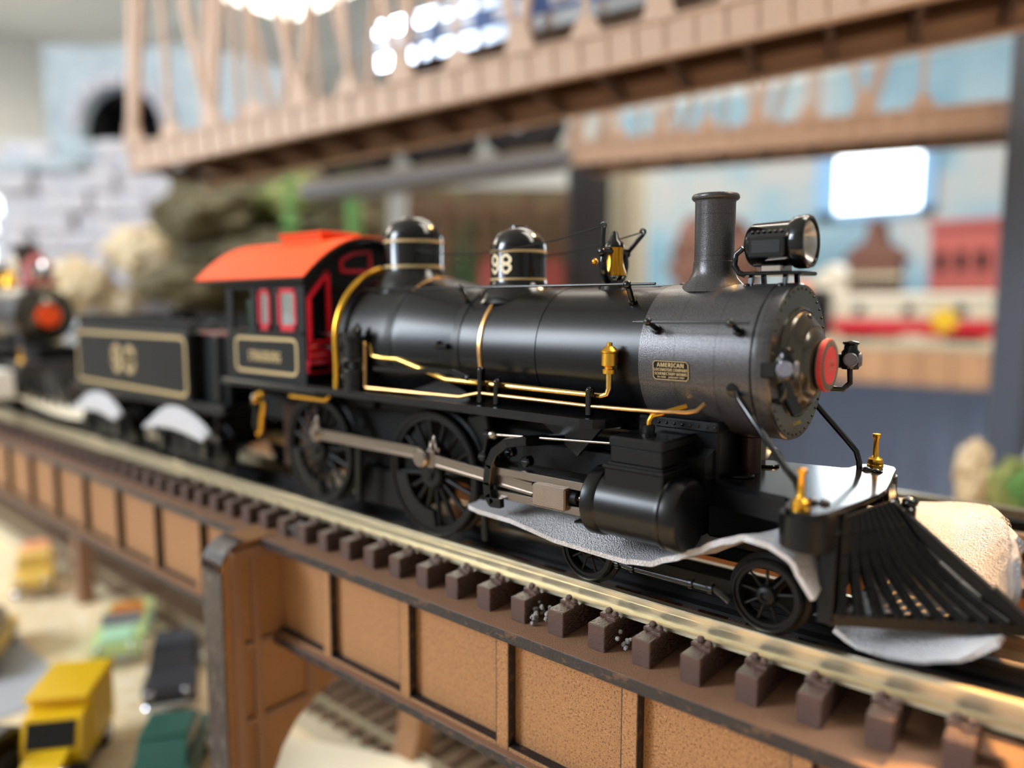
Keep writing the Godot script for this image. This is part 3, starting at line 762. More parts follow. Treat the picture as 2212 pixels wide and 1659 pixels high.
		mk(cyl, "cylinder_cover", Geo.new().lathe(cy, V(1, 0, 0), [P2(8.0, -80.0), P2(8.5, -79.6), P2(8.5, -76.8), P2(8.0, -76.0), P2(7.6, -75.9), P2(0, -75.7)], 48), M.satin_black)
		var lo := 12.0
		var hi := 30.0
		var chest := mk(E, "steam_chest", Geo.new().b2(V(-95.6, 26, lo * s), V(-80.2, 34.9, hi * s), 0.3), M.satin_black)
		mk(chest, "chest_step", Geo.new().b2(V(-96.1, 34.5, lo * s), V(-79.8, 35.5, (hi + 0.4) * s), 0.35).b2(V(-95.2, 35.3, lo * s), V(-80.4, 36.1, (hi - 0.3) * s), 0.3), M.satin_black)
		mk(chest, "chest_body", Geo.new().b2(V(-94.6, 36, lo * s), V(-81.0, 39.9, (hi - 1.0) * s), 0.3), M.satin_black)
		mk(chest, "chest_lid", Geo.new().b2(V(-95.0, 39.7, lo * s), V(-80.7, 42.2, (hi - 0.7) * s), 0.45), M.satin_black)
		mk(chest, "pipe_socket", Geo.new().lathe(V(-88.2, 42.0, 22.6 * s), Y, [P2(1.9, 0), P2(1.9, 0.7), P2(1.5, 0.9), P2(1.5, 2.6), P2(1.0, 2.8), P2(0, 2.8)], 18), M.satin_black)
		mk(E, "saddle_wing", Geo.new().prism([P2(9, 26), P2(17, 26), P2(18, 35), P2(18, 37.6), P2(9, 40)], V(-88, 0, 0), V(0, 0, s), Y, -12 if s > 0 else -10, 10 if s > 0 else 12), M.satin_black)
		# leading truck equaliser
		var eq := mk(E, "truck_equaliser", Geo.new().tube([V(-101, 10.4, 19.6 * s), V(-98, 8.6, 20.2 * s), V(-94, 8.2, 20.2 * s), V(-76, 8.2, 20.2 * s), V(-71, 8.2, 20.2 * s), V(-68, 6.4, 20.0 * s)], 0.9, 8), M.gloss_black)
		for x: float in [-97.4, -93.2, -77.4, -72.4]:
			mk(eq, "collar", Geo.new().cyl(V(x - 0.6, 8.2, 20.2 * s), V(x + 0.6, 8.2, 20.2 * s), 1.35, -1.0, 12, 0.2), M.gloss_black)
		mk(E, "truck_frame", Geo.new().b2(V(-118, 5, 8 * s), V(-52, 9, 14 * s), 0.4), M.matt_black)
		mk(E, "brake_hanger", Geo.new().beam(V(-145.4, 17, 18 * s), V(-144.6, 3.6, 18 * s), 1.6, 2.4, Y, 0.4), M.wheel_black)
		mk(E, "brake_hanger", Geo.new().beam(V(-203.2, 26, 18 * s), V(-204, 5, 18 * s), 1.8, 2.8, Y, 0.4), M.wheel_black)
		mk(E, "splasher", Geo.new().beam(V(-151, 40, 14 * s), V(-147, 22, 14 * s), 2.0, 8.0, Y, 0.4), M.satin_black)
	for q: float in [-167.0, -227.0, -60.6, -108.4]:
		var y := 20.4 if q < -150 else 8.9
		mk(E, "axle", Geo.new().cyl(V(q, y, -16), V(q, y, 16), 1.8, -1.0, 12), M.matt_black)
	# saddle under the smokebox
	var sad := mk(E, "cylinder_saddle", Geo.new().b2(V(-97, 30, -13), V(-75, 45.2, 13), 0.6).b2(V(-91, 43.0, -14.4), V(-74.6, 45.4, 14.6), 0.3).b2(V(-95, 26, -16), V(-78, 31, 16), 0.3), M.satin_black)
	for k in 8:
		mk(sad, "rivet", Geo.new().ball(V(-90 + 2.1 * k, 44.2, 14.7), V(0.4, 0.4, 0.3), 6, 4), M.gloss_black)

func build_cab(E: Node3D) -> void:
	var Y := V(0, 1, 0)
	var X := V(1, 0, 0)
	var x0 := -275.6
	var x1 := -223.5
	for s: float in [1.0, -1.0]:
		var z := 25.0 * s
		var zi := 23.8 * s
		var side := mk(E, "cab_side", Geo.new().b2(V(x0, 43.6, zi), V(x1, 62.4, z), 0.15).b2(V(x0, 78.2, zi), V(x1, 81.6, z), 0.1).b2(V(x0, 62.4, zi), V(-271, 78.2, z), 0.1).b2(V(-257.6, 62.4, zi), V(-254.2, 78.2, z), 0.1).b2(V(-243.0, 62.4, zi), V(-239.6, 78.2, z), 0.1).b2(V(-227.8, 62.4, zi), V(x1, 78.2, z), 0.1), M.cab_black)
		mk(side, "window_sill", Geo.new().b2(V(x0, 62.0, z - 0.6 * s), V(x1, 63.0, z + 0.7 * s), 0.2), M.cab_black)
		for q in [[-239.4, -228.0, 0.0], [-254.0, -246.0, -0.8]]:
			var zf: float = (24.6 + q[2]) * s
			var fr := mk(side, "window_frame", Geo.new().b2(V(q[0], 63, zf - 0.4 * s), V(q[0] + 1.7, 78, zf + 0.5 * s), 0.15).b2(V(q[1] - 1.5, 63, zf - 0.4 * s), V(q[1], 78, zf + 0.5 * s), 0.15).b2(V(q[0], 63, zf - 0.4 * s), V(q[1], 65.4, zf + 0.5 * s), 0.15).b2(V(q[0], 76.6, zf - 0.4 * s), V(q[1], 78.2, zf + 0.5 * s), 0.15), M.red_frame, "red window frame")
			mk(fr, "pane", Geo.new().b2(V(q[0] + 1, 64, zf - 0.1 * s), V(q[1] - 1, 77.4, zf + 0.1 * s)), M.glass)
		if s > 0:
			var f := func(x: float, y: float) -> Vector3: return V(x, y, 25.06)
			mk(side, "gold_outline", Geo.new().line(rounded(-269.4, 47.6, -228.4, 60.0, 2.4), true, 1.15, f, V(0, 0, 1)), M.gold_line)
			text(side, "lettering", "STRASBURG", 3.9, V(-249.4, 53.4, 25.1), Basis(X, Y, V(0, 0, 1)), M.gold_line, 21.5)
		mk(E, "cab_floor_edge", Geo.new().b2(V(-278, 41.6, 12 * s), V(-214, 43.8, 27.4 * s), 0.4), M.satin_black)
	# curved roof
	var prof: Array = []
	for k in 17:
		var a := lerpf(-1.0, 1.0, k / 16.0)
		prof.append(P2(29.0 * a, 97.2 - 15.2 * pow(absf(a), 2.0)))
	var rows: Array = []
	for x: float in [-292.0, -274.0, -256.0, -236.0, -217.4]:
		var line: Array = []
		for p in prof:
			line.append(V(x, p.y, p.x))
		rows.append(line)
	var roof := mk(E, "cab_roof", Geo.new().sheet(rows, -0.5), M.orange_roof, "orange red arched cab roof")
	var low: Array = []
	for x: float in [-291.6, -255.0, -217.0]:
		var line: Array = []
		for p in prof:
			line.append(V(x, p.y - 0.55, p.x * 1.004))
		low.append(line)
	mk(roof, "roof_lining", Geo.new().sheet(low, -1.0), M.cab_black)
	var hatch := mk(roof, "roof_hatch", Geo.new().b2(V(-262, 95.4, -8), V(-236, 98.6, 8), 0.3), M.orange_roof)
	mk(hatch, "hatch_lid", Geo.new().b2(V(-263.5, 98.4, -9), V(-234.5, 99.6, 9), 0.3), M.orange_roof)
	for s: float in [1.0, -1.0]:
		mk(roof, "eave", Geo.new().b2(V(-291, 80.4, 26.8 * s), V(-218, 81.9, 28.6 * s), 0.2), M.cab_black)
	# front wall under the arch
	var wall: Array = [P2(-25, 43.6)]
	for k in 15:
		var a := lerpf(-0.86, 0.86, k / 14.0)
		wall.append(P2(29.0 * a, 96.6 - 15.2 * a * a))
	wall.append(P2(25, 43.6))
	wall.reverse()
	var front := mk(E, "cab_front", Geo.new().prism(wall, V(-223.6, 0, 0), V(0, 0, 1), Y, -0.7, 0.7), M.cab_black)
	for s: float in [1.0, -1.0]:
		var f := func(z: float, y: float) -> Vector3: return V(-222.6, y, z * s)
		var fr := Geo.new()
		var tall: Array = [P2(23.4, 59.2), P2(23.4, 75.0), P2(15.4, 84.0), P2(15.4, 59.2)]
		for k in 4:
			var a: Vector2 = tall[k]
			var b: Vector2 = tall[(k + 1) % 4]
			fr.beam(f.call(a.x, a.y), f.call(b.x, b.y), 1.5, 1.2, X)
		fr.b2(V(-223, 52.0, 14.6 * s), V(-222.0, 59.2, 24.2 * s), 0.2).b2(V(-222.4, 57.2, 15.2 * s), V(-221.5, 58.2, 23.6 * s), 0.2).b2(V(-222.4, 54.2, 15.2 * s), V(-221.5, 55.2, 23.6 * s), 0.2).b2(V(-222.4, 51.6, 14.4 * s), V(-221.2, 52.6, 24.4 * s), 0.2)
		var door := mk(front, "front_door", fr, M.red_frame, "red framed front cab door")
		mk(door, "door_glass", Geo.new().prism([P2(23, 59.6), P2(23, 74.6), P2(15.8, 83), P2(15.8, 59.6)], V(-222.9, 0, 0), V(0, 0, s), Y, -0.15, 0.15), M.dark_glass)
		var small := Geo.new()
		for q in [[14.8, 48.8, 24.2, 48.8], [24.2, 48.8, 24.2, 53.2], [24.2, 53.2, 14.8, 53.2], [14.8, 53.2, 14.8, 48.8]]:
			small.beam(f.call(q[0], q[1]), f.call(q[2], q[3]), 0.7, 0.9, X)
		if s > 0:
			mk(front, "vent_frame", small, M.red_frame, "small red rectangular frame")
		var up := Geo.new()
		var uw: Array = [P2(9.4, 84.4), P2(9.4, 88.4), P2(4.0, 91.0), P2(-3.6, 91.8), P2(-3.6, 84.8)]
		if s > 0:
			for k in 5:
				var a: Vector2 = uw[k]
				var b: Vector2 = uw[(k + 1) % 5]
				up.beam(f.call(a.x, a.y), f.call(b.x, b.y), 1.2, 1.0, X)
			mk(front, "upper_window_frame", up, M.red_frame, "dark red frame of the small window over the boiler")
	mk(E, "cab_interior", Geo.new().b2(V(-226, 44, -14), V(-232, 80, 14), 0.5), M.matt_black)
	mk(E, "cab_seat", Geo.new().b2(V(-270, 44, 12), V(-262, 74, 20), 0.5), M.cab_green)
	mk(E, "cab_seat", Geo.new().b2(V(-240, 44, -22), V(-234, 76, -14), 0.5), M.cab_green)
	mk(E, "added_cab_blind", Geo.new().b2(V(-262, 44, -19), V(-230, 80, -17), 0.4), M.cab_green)  # added panel that blocks the bright view through the far-side windows
	mk(E, "cab_floor", Geo.new().b2(V(-278, 41.8, -25), V(-222, 43.6, 25), 0.2), M.matt_black)
	# ash pan, steps and brass rails under the cab
	mk(E, "ash_pan", Geo.new().b2(V(-262, 8, -10), V(-238, 34, 10), 0.5), M.reddish_metal)
	mk(E, "drag_box", Geo.new().b2(V(-286, 26, -9), V(-262, 36, 9), 0.6), M.matt_black)
	mk(E, "draw_bar", Geo.new().b2(V(-292, 14, -4), V(-255, 17, 4), 0.5), M.copper_brass)
	mk(E, "injector_pipe", Geo.new().tube([V(-236, 39.6, 23), V(-214.5, 39.8, 23), V(-212, 41.6, 23)], 0.75, 8), M.gold_brass)
	mk(E, "injector_pipe", Geo.new().tube([V(-255.5, 38.2, 22), V(-258, 39.0, 22), V(-261.6, 37.2, 22), V(-262.2, 35, 22)], 1.1, 8).tube([V(-256.5, 36, 22), V(-256, 33.6, 22), V(-257.5, 30, 22), V(-258.6, 24, 22), V(-260.6, 22.4, 22)], 1.0, 8), M.gold_brass)
	mk(E, "injector_body", Geo.new().lathe(V(-264, 24, 20), Y, [P2(1.6, 0), P2(2.0, 3), P2(1.4, 8), P2(2.4, 9), P2(2.4, 13), P2(0, 16)], 14), M.gloss_black)

func build_front(E: Node3D) -> void:
	var Y := V(0, 1, 0)
	# pilot deck, seen from above in x and z
	var half: Array = [P2(-78.5, 13), P2(-74, 15.6), P2(-57, 18.6), P2(-55.4, 20), P2(-55, 23.0), P2(-54.2, 26.2), P2(-52.2, 28.8), P2(-49.6, 29.4), P2(-47.2, 28.2), P2(-46.0, 25.4), P2(-45.4, 21.0), P2(-43.6, 10.0), P2(-42.6, 3.0)]
	var poly: Array = []
	for p in half:
		poly.append(p)
	for k in half.size():
		var p: Vector2 = half[half.size() - 1 - k]
		poly.append(P2(p.x, -p.y))
	var deck := mk(E, "pilot_deck", Geo.new().prism(poly, V(0, 32, 0), V(1, 0, 0), V(0, 0, -1), -1.2, 0.0), M.deck_black, "glossy black front deck")
	mk(deck, "deck_frame", Geo.new().b2(V(-78, 25, -12.5), V(-50, 30.8, 12.5), 0.4), M.satin_black)
	for s: float in [1.0, -1.0]:
		mk(deck, "deck_skirt", Geo.new().beam(V(-76, 28.4, 14.2 * s), V(-56.5, 28.4, 18.2 * s), 0.8, 5.0), M.satin_black)
		mk(deck, "beam_end", Geo.new().lathe(V(-50.6, 23.6, 23.4 * s), Y, [P2(0, 0), P2(5.0, 0), P2(5.4, 0.4), P2(5.4, 7.0), P2(0, 7.2)], 28), M.satin_black)
		mk(deck, "oval_plate", Geo.new().cyl(V(-72.4, 32.0, 4.8 * s + (2.0 if s > 0 else -4.0)), V(-72.4, 32.7, 4.8 * s + (2.0 if s > 0 else -4.0)), 3.4, -1.0, 24, 0.25), M.gloss_black)
		var post := mk(E, "flag_post", Geo.new().lathe(V(-51.1, 32, 26.4 * s), Y, [P2(0, 0), P2(1.5, 0), P2(1.9, 0.8), P2(1.7, 1.8), P2(0.9, 2.4), P2(0.75, 2.8), P2(0.62, 7.0), P2(0.95, 7.4), P2(0.95, 8.2), P2(0, 8.4)], 16), M.gold_brass, "small brass flag post on the front beam")
		mk(post, "base_nut", Geo.new().cyl(V(-51.1, 31.8, 26.4 * s), V(-51.1, 32.5, 26.4 * s), 2.0, -1.0, 6, 0.1), M.gold_brass)
		mk(E, "smokebox_brace", Geo.new().tube([V(-69.6, 53.6, 16.8 * s), V(-68.0, 51.8, 18.4 * s), V(-56.4, 38.6, 20.8 * s), V(-54.2, 36.2, 20.8 * s), V(-53.4, 33.8, 20.6 * s), V(-53.2, 31.8, 20.6 * s)], 0.72, 10).lathe(V(-70, 54, 16.2 * s), V(0.3, -0.2, s), [P2(2.0, 0.4), P2(1.8, 1.2), P2(0.8, 1.6), P2(0, 1.6)], 14), M.gloss_black)
		mk(deck, "brace_foot", Geo.new().ball(V(-51.2, 32.2, 19.8 * s), V(1.2, 0.7, 0.9), 10, 6).ball(V(-48.9, 32.2, 19.0 * s), V(1.2, 0.7, 0.9), 10, 6).b2(V(-52.6, 31.9, 18.8 * s), V(-47.6, 32.3, 20.0 * s), 0.1), M.gloss_black)
	mk(E, "steam_pipe", Geo.new().cyl(V(-72.6, 31, 0), V(-72.6, 42.6, 0), 2.5, -1.0, 24).lathe(V(-72.6, 40.6, 0), Y, [P2(2.5, 0), P2(3.2, 0.4), P2(3.4, 2.4), P2(0, 2.6)], 24), M.reddish_metal, "dark reddish brown pipe under the smokebox")
	# pilot of slanting slats
	var pilot := mk(E, "pilot", Geo.new().prism([P2(-47.6, 19.4), P2(-46.4, 20.8), P2(-14.6, 0.8), P2(-14.6, -0.8), P2(-46.4, -20.8), P2(-47.6, -19.4), P2(-18.0, 0)], V(0, 8.4, 0), V(1, 0, 0), V(0, 0, -1), -1.2, 1.2), M.satin_black, "black slatted cowcatcher")
	for s: float in [1.0, -1.0]:
		var pst := mk(pilot, "corner_post", Geo.new().beam(V(-47.2, 30.6, 19.2 * s), V(-47.2, 7.6, 20.2 * s), 2.2, 3.2, V(1, 0, 0), 0.3), M.satin_black)
		for y: float in [26.5]:
			mk(pst, "bolt", Geo.new().ball(V(-45.8, y, 20.2 * s), V(0.5, 0.5, 0.5), 6, 4).ball(V(-45.8, y, 18.6 * s), V(0.5, 0.5, 0.5), 6, 4), M.gloss_black)
		for k in 9:
			var t := (k + 0.6) / 9.3
			var a := V(lerpf(-45.6, -41.2, t), 30.0, lerpf(18.0, 0.8, t) * s)
			var b := V(lerpf(-46.8, -15.8, t), 9.2, lerpf(20.2, 0.6, t) * s)
			var sl := Geo.new()
			var last := a
			for j in 6:
				var q := (j + 1) / 6.0
				var p := a.lerp(b, q)
				p += V(-1.8 * t, -1.6, -0.4 * s) * sin(PI * q)
				sl.beam(last, p + (p - last) * 0.03, 1.9, 2.3, V(0.55, 0.1, 0.83 * s), 0.2)
				last = p
			mk(pilot, "slat", sl, M.satin_black)
	mk(pilot, "nose_bar", Geo.new().beam(V(-41.2, 29.4, 0), V(-15.4, 9.4, 0), 2.4, 2.6, Y, 0.3), M.satin_black)
	mk(pilot, "nose_tip", Geo.new().beam(V(-22, 14.6, 0), V(-15.2, 9.2, 0), 3.0, 3.4, Y, 0.4), M.wheel_black)
	mk(pilot, "top_bar", Geo.new().b2(V(-47.6, 28.4, -18.4), V(-44.8, 31.0, 18.4), 0.3), M.satin_black)
	var cp := mk(E, "front_coupler", Geo.new().lathe(V(-38.6, 24.0, -2.2), Y, [P2(0, 0), P2(2.3, 0), P2(2.4, 0.4), P2(2.4, 4.6), P2(2.0, 5.0), P2(1.4, 5.0), P2(1.3, 3.4), P2(0, 3.4)], 20), M.gloss_black)
	mk(cp, "coupler_knuckle", Geo.new().ball(V(-37.8, 29.6, -3.4), V(1.7, 1.4, 2.2), 12, 8), M.gloss_black)
	mk(cp, "shank", Geo.new().b2(V(-45, 25, -3.6), V(-38.6, 28, -0.6), 0.3), M.satin_black)

# ---------------------------------------------------------------- tender
func build_tender() -> void:
	var X := V(1, 0, 0)
	var Y := V(0, 1, 0)
	var T := thing("tender", "black coal tender numbered 98 with gold outlined side coupled behind the cab", "tender", V(-370, 0, 0))
	var body := mk(T, "tank", Geo.new().b2(V(-434, 31, -25), V(-309, 60, 25), 0.8), M.cab_black)
	var f := func(x: float, y: float) -> Vector3: return V(x, y, 25.06)
	mk(body, "gold_outline", Geo.new().line(rounded(-431.5, 33.4, -311.5, 58.2, 3.4), true, 1.5, f, V(0, 0, 1)), M.gold_line)
	mk(body, "number", number_98(Geo.new(), 0, 0, 12.4, 13.6, 2.5, 2.4, func(x: float, y: float) -> Vector3: return V(-388.6 + x, 39.6 + y, 25.08), V(0, 0, 1)), M.gold_line)
	mk(body, "beading", Geo.new().b2(V(-435, 59.4, -25.6), V(-308, 60.6, 25.6), 0.4), M.cab_black)
	for s: float in [1.0, -1.0]:
		mk(T, "coal_board", Geo.new().prism([P2(-436, 60), P2(-313, 60), P2(-313, 63), P2(-318, 66.6), P2(-436, 67.2)], V(0, 0, 21.6 * s), X, Y, -0.7, 0.7), M.cab_black)
		mk(T, "front_wing", Geo.new().b2(V(-309, 31, 17 * s), V(-287, 60, 19 * s), 0.4).b2(V(-297, 31, 18 * s), V(-291, 60, 21 * s), 0.8), M.cab_black)
	mk(T, "rear_board", Geo.new().b2(V(-436.5, 60, -21.6), V(-435, 67.2, 21.6), 0.2), M.cab_black)
	mk(T, "coal_space", Geo.new().b2(V(-434, 60, -21), V(-320, 62, 21), 0.4), M.matt_black)
	mk(T, "front_deck", Geo.new().b2(V(-312, 59.4, -19), V(-286, 61.2, 19), 0.4), M.tender_red)
	mk(T, "water_hatch", Geo.new().lathe(V(-362, 62, 0), Y, [P2(0, 0), P2(6.4, 0), P2(6.4, 6.4), P2(6.8, 6.8), P2(6.8, 8.0), P2(0, 8.4)], 28), M.gloss_black)
	for q in [[-350.0, 12.0], [-341.0, 6.0], [-334.0, 10.0], [-329.0, 3.0]]:
		mk(T, "fitting", Geo.new().ball(V(q[0], 63.6, q[1]), V(1.6, 1.6, 1.6), 10, 8), M.gloss_black)
	mk(T, "frame", Geo.new().b2(V(-446, 27, -23.6), V(-284, 31.4, 23.6), 0.6), M.cab_black)
	mk(T, "step", Geo.new().b2(V(-296, 16, 19), V(-286, 18, 25), 0.3).b2(V(-296, 18, 19), V(-294.6, 28, 21), 0.2), M.satin_black)
	for cx in [-411.0, -322.0]:
		var tr := mk(T, "truck", Geo.new().b2(V(cx - 30, 9, -17), V(cx + 30, 16, -13.5), 0.6).b2(V(cx - 30, 9, 19.2), V(cx + 30, 15.4, 21.2), 0.8).b2(V(cx - 8, 8, -18), V(cx + 8, 22, 18), 0.8).b2(V(cx - 12, 5, 18.8), V(cx + 12, 9.4, 21.4), 0.6), M.matt_black)
		for x: float in [cx - 20.0, cx + 20.0]:
			for s: float in [1.0, -1.0]:
				mk(tr, "wheel", Geo.new().lathe(V(x, 10.0, 13.6 * s), V(0, 0, s), [P2(0, 0), P2(10.9, 0), P2(10.9, 1.0), P2(9.7, 1.4), P2(9.6, 4.0), P2(8.0, 4.2), P2(7.6, 3.4), P2(3.4, 3.6), P2(3.0, 4.4), P2(0, 4.4)], 36), M.wheel_black)
			mk(tr, "axle_box", Geo.new().b2(V(x - 3.4, 6.4, 20.4), V(x + 3.4, 14, 24.0), 0.9), M.satin_black)
		for x: float in [cx - 7.0, cx + 7.0]:
			mk(tr, "spring", Geo.new().cyl(V(x, 9, 20.6), V(x, 15.6, 20.6), 1.8, -1.0, 12), M.satin_black)
	# packing foam wrapped over the trucks
	for q in [[-411.0, "foam strip draped over the tender truck away from the cab"], [-325.0, "foam strip draped over the tender truck next to the cab"]]:
		var c: float = q[0]
		var rows: Array = []
		for i in 13:
			var t := i / 12.0
			var x := c - 28.0 + 56.0 * t
			var bow := sin(PI * t)
			var line: Array = []
			for j in 6:
				var w := j / 5.0
				line.append(V(x + 1.2 * sin(7.0 * t + c), 18.0 + 6.6 * bow + 2.6 * sqrt(bow) * (1.0 - w) - 8.2 * w * (0.55 + 0.45 * bow) + (26.0 - 24.0) * w, 22.6 + 3.4 * sin(w * 1.6)))
			rows.append(line)
		solo("packing_foam", Geo.new().sheet(rows, 1.2), M.foam, q[1], "foam", V(c, 12, 22), "packing foam on the tender trucks")

# ---------------------------------------------------------------- the engine behind
func build_second_engine() -> void:
	var X := V(1, 0, 0)
	var Y := V(0, 1, 0)
	var E := thing("steam_locomotive", "dark grey steam locomotive with round red front plate behind the tender", "locomotive", V(-590, 0, 0))
	var ax := V(0, 65.2, 0)
	mk(E, "boiler", Geo.new().lathe(ax, X, [P2(0, -760), P2(20, -760), P2(18.6, -640), P2(18.6, -558), P2(18.2, -557.2), P2(0, -557)], 48), M.graphite)
	mk(E, "smokebox_door", Geo.new().lathe(ax, X, [P2(18.4, -557.2), P2(16.8, -556.6), P2(13.4, -556.4), P2(12.6, -555.2), P2(8, -553), P2(0, -552.4)], 48), M.door_graphite)
	mk(E, "number_plate", Geo.new().cyl(V(-553, 64.6, 0), V(-549.8, 64.6, 0), 7.2, -1.0, 36, 0.5), M.orange_roof, "round orange red plate")
	mk(E, "chimney", Geo.new().lathe(V(-588, 0, 0), Y, [P2(8, 82), P2(5.2, 86), P2(5.0, 100), P2(6.4, 109), P2(8.4, 111), P2(8.4, 112.6), P2(0, 112)], 28), M.graphite)
	var hl := mk(E, "headlight", Geo.new().b2(V(-572, 88, -7), V(-558, 101, 7), 1.0).lathe(V(-565, 101, 0), Y, [P2(6, 0), P2(4, 3), P2(2.6, 4), P2(2.6, 6), P2(0, 6.4)], 20), M.brick_red)
	mk(hl, "lens", Geo.new().lathe(V(-558.2, 94, 0), X, [P2(6.2, 0), P2(6.2, 1.4), P2(4.4, 2.4), P2(0, 3)], 28), M.chrome)
	mk(E, "headlight_shelf", Geo.new().b2(V(-576, 84.6, -9), V(-555, 88.2, 9), 0.5), M.brick_red)
	mk(E, "bell", Geo.new().lathe(V(-616, 85, 2), Y, [P2(5.4, 0), P2(4.0, 3), P2(3.2, 8), P2(1.6, 10), P2(0, 10.4)], 24), M.gold_brass)
	mk(E, "sand_dome", Geo.new().lathe(V(-640, 82, 0), Y, [P2(10, 0), P2(9, 3), P2(9, 12), P2(6, 17), P2(0, 19)], 28), M.gloss_black)
	mk(E, "deck", Geo.new().b2(V(-570, 33, -24), V(-528, 36, 24), 0.6), M.graphite)
	mk(E, "beam", Geo.new().b2(V(-534, 26, -26), V(-528, 34, 26), 0.8), M.graphite)
	mk(E, "frame", Geo.new().b2(V(-720, 14, -12), V(-536, 46, 12), 0.8), M.matt_black)
	for s: float in [1.0, -1.0]:
		mk(E, "cylinder", Geo.new().lathe(V(0, 25, 24 * s), X, [P2(0, -610), P2(8, -610), P2(8, -580), P2(8.6, -578), P2(0, -576)], 28), M.graphite)
		mk(E, "steam_chest", Geo.new().b2(V(-608, 30, 14 * s), V(-582, 42, 30 * s), 0.6), M.graphite)
		mk(E, "flag_post", Geo.new().lathe(V(-531, 36, 23 * s), Y, [P2(1.6, 0), P2(2.0, 1), P2(0.8, 2.4), P2(0.8, 7.4), P2(1.2, 8), P2(0, 8.6)], 14), M.gold_brass)
		mk(E, "brace", Geo.new().tube([V(-562, 56, 16 * s), V(-534, 36, 19 * s)], 1.0, 8), M.graphite)
		for k in 6:
			var t := (k + 0.5) / 6.0
			mk(E, "pilot_slat", Geo.new().beam(V(-528, 29, lerpf(18, 1, t) * s), V(lerpf(-526, -498, t), 7, lerpf(21, 1, t) * s), 1.6, 2.2), M.graphite)
		for x: float in [-566.0, -612.0]:
			spoked_wheel(E, "truck_wheel", V(x, 9, 18.6 * s), s, 8.4, 2.2, 9, 2, 3.8, M.wheel_black, false)
	mk(E, "pilot_base", Geo.new().prism([P2(-530, 22), P2(-496, 0), P2(-530, -22)], V(0, 6, 0), X, V(0, 0, -1), -1.5, 1.5), M.graphite)
	mk(E, "coupler", Geo.new().b2(V(-520, 17, -3), V(-508, 22, 3), 0.8), M.steel)
	mk(E, "cab", Geo.new().b2(V(-800, 40, -26), V(-750, 96, 26), 1.0), M.cab_black)
	# paper strip and card in front of it
	var rows: Array = []
	for i in 15:
		var t := i / 14.0
		var line: Array = []
		for j in 5:
			var w := j / 4.0
			line.append(V(-575 + 96 * t - 10 * w, 4.4 + 12.0 * exp(-pow((t - 0.42) * 3.4, 2.0)) * (1.0 - 0.6 * w) + 4.5 * w, 44 - 34 * t - 16 * w))
		rows.append(line)
	solo("paper_strip", Geo.new().sheet(rows, 0.5), M.paper, "curled cream paper strip lying over the rail", "paper", V(-525, 5, 24))
	solo("card_box", Geo.new().b2(V(-572, 15.5, 28), V(-529, 32, 40), 0.6), M.white_card, "small white card box beside the grey locomotive", "box", V(-550, 16, 34))

# ---------------------------------------------------------------- foam under the engine
func build_foam() -> void:
	var cols := [
		[-146.0, 24.0, 15.6, 16.4, -20.0, 16.0], [-141.0, 25.6, 15.4, 16.6, -24.0, 16.0], [-128.0, 26.2, 15.2, 17.0, -30.0, 16.0], [-113.0, 26.2, 12.8, 18.2, -32.0, 16.0], [-104.0, 26.0, 12.4, 17.6, -34.0, 15.0],
		[-92.0, 26.4, 12.4, 13.6, -34.0, 14.0], [-85.0, 26.4, 13.4, 13.4, -36.0, 14.0], [-76.0, 26.0, 17.6, 15.0, -38.0, 15.0], [-68.0, 25.6, 22.2, 19.4, -42.0, 17.0], [-63.0, 25.4, 24.0, 20.0, -46.0, 18.0],
		[-57.0, 25.4, 23.2, 20.0, -50.0, 18.0], [-52.0, 25.0, 20.0, 18.6, -54.0, 18.0], [-48.2, 23.8, 13.0, 15.0, -56.0, 18.0],
	]
	var more := [[-47.0, 15.0, 4.6, 6.0, -58.0, 17.0], [-42.0, 14.6, 1.9, 5.2, -62.0, 17.0], [-36.0, 13.6, 1.1, 5.6, -64.0, 17.4], [-30.0, 12.0, 1.3, 6.2, -60.0, 18.4], [-25.0, 10.6, 3.2, 6.8, -46.0, 19.0], [-21.0, 9.0, 5.8, 7.2, -30.0, 19.4], [-18.6, 7.0, 7.4, 7.4, -14.0, 19.0]]
	var g := Geo.new()
	for part in [cols, more]:
		var rows: Array = []
		for i in part.size() - 1:
			for q in 3:
				var t := q / 3.0
				if i == part.size() - 2 and q == 2:
					t = 1.0
				var a: Array = part[i]
				var b: Array = part[i + 1]
				var e: Array = []
				for k in 6:
					e.append(lerpf(a[k], b[k], t))
				var line: Array = []
				for j in 15:
					var w := j / 14.0
					var z := lerpf(e[1], e[4], w)
					var y: float
					if z > 0.0:
						var s: float = clampf(z / e[1], 0.0, 1.0)
						y = lerpf(e[3], e[2], smoothstep(0.45, 1.0, s))
					else:
						y = lerpf(e[3], e[5], smoothstep(0.0, 1.0, z / e[4]))
					y += 6.5 * exp(-pow((e[0] + 54.0) / 7.0, 2.0)) * exp(-pow((z - 15.5) / 4.5, 2.0)) if part == cols else 0.0
					line.append(V(e[0] + 0.5 * sin(z * 0.7 + e[0]), y, z))
				rows.append(line)
		g.sheet(rows, 1.3)
	solo("packing_foam_sheet", g, M.foam, "sheet of white packing foam drawn under the engine's front cylinders and cowcatcher", "foam", V(-85, 12, 0))

# ---------------------------------------------------------------- track
func bend(x: float) -> float:
	return -0.0006 * maxf(0.0, x + 75.0) * maxf(0.0, x + 75.0)

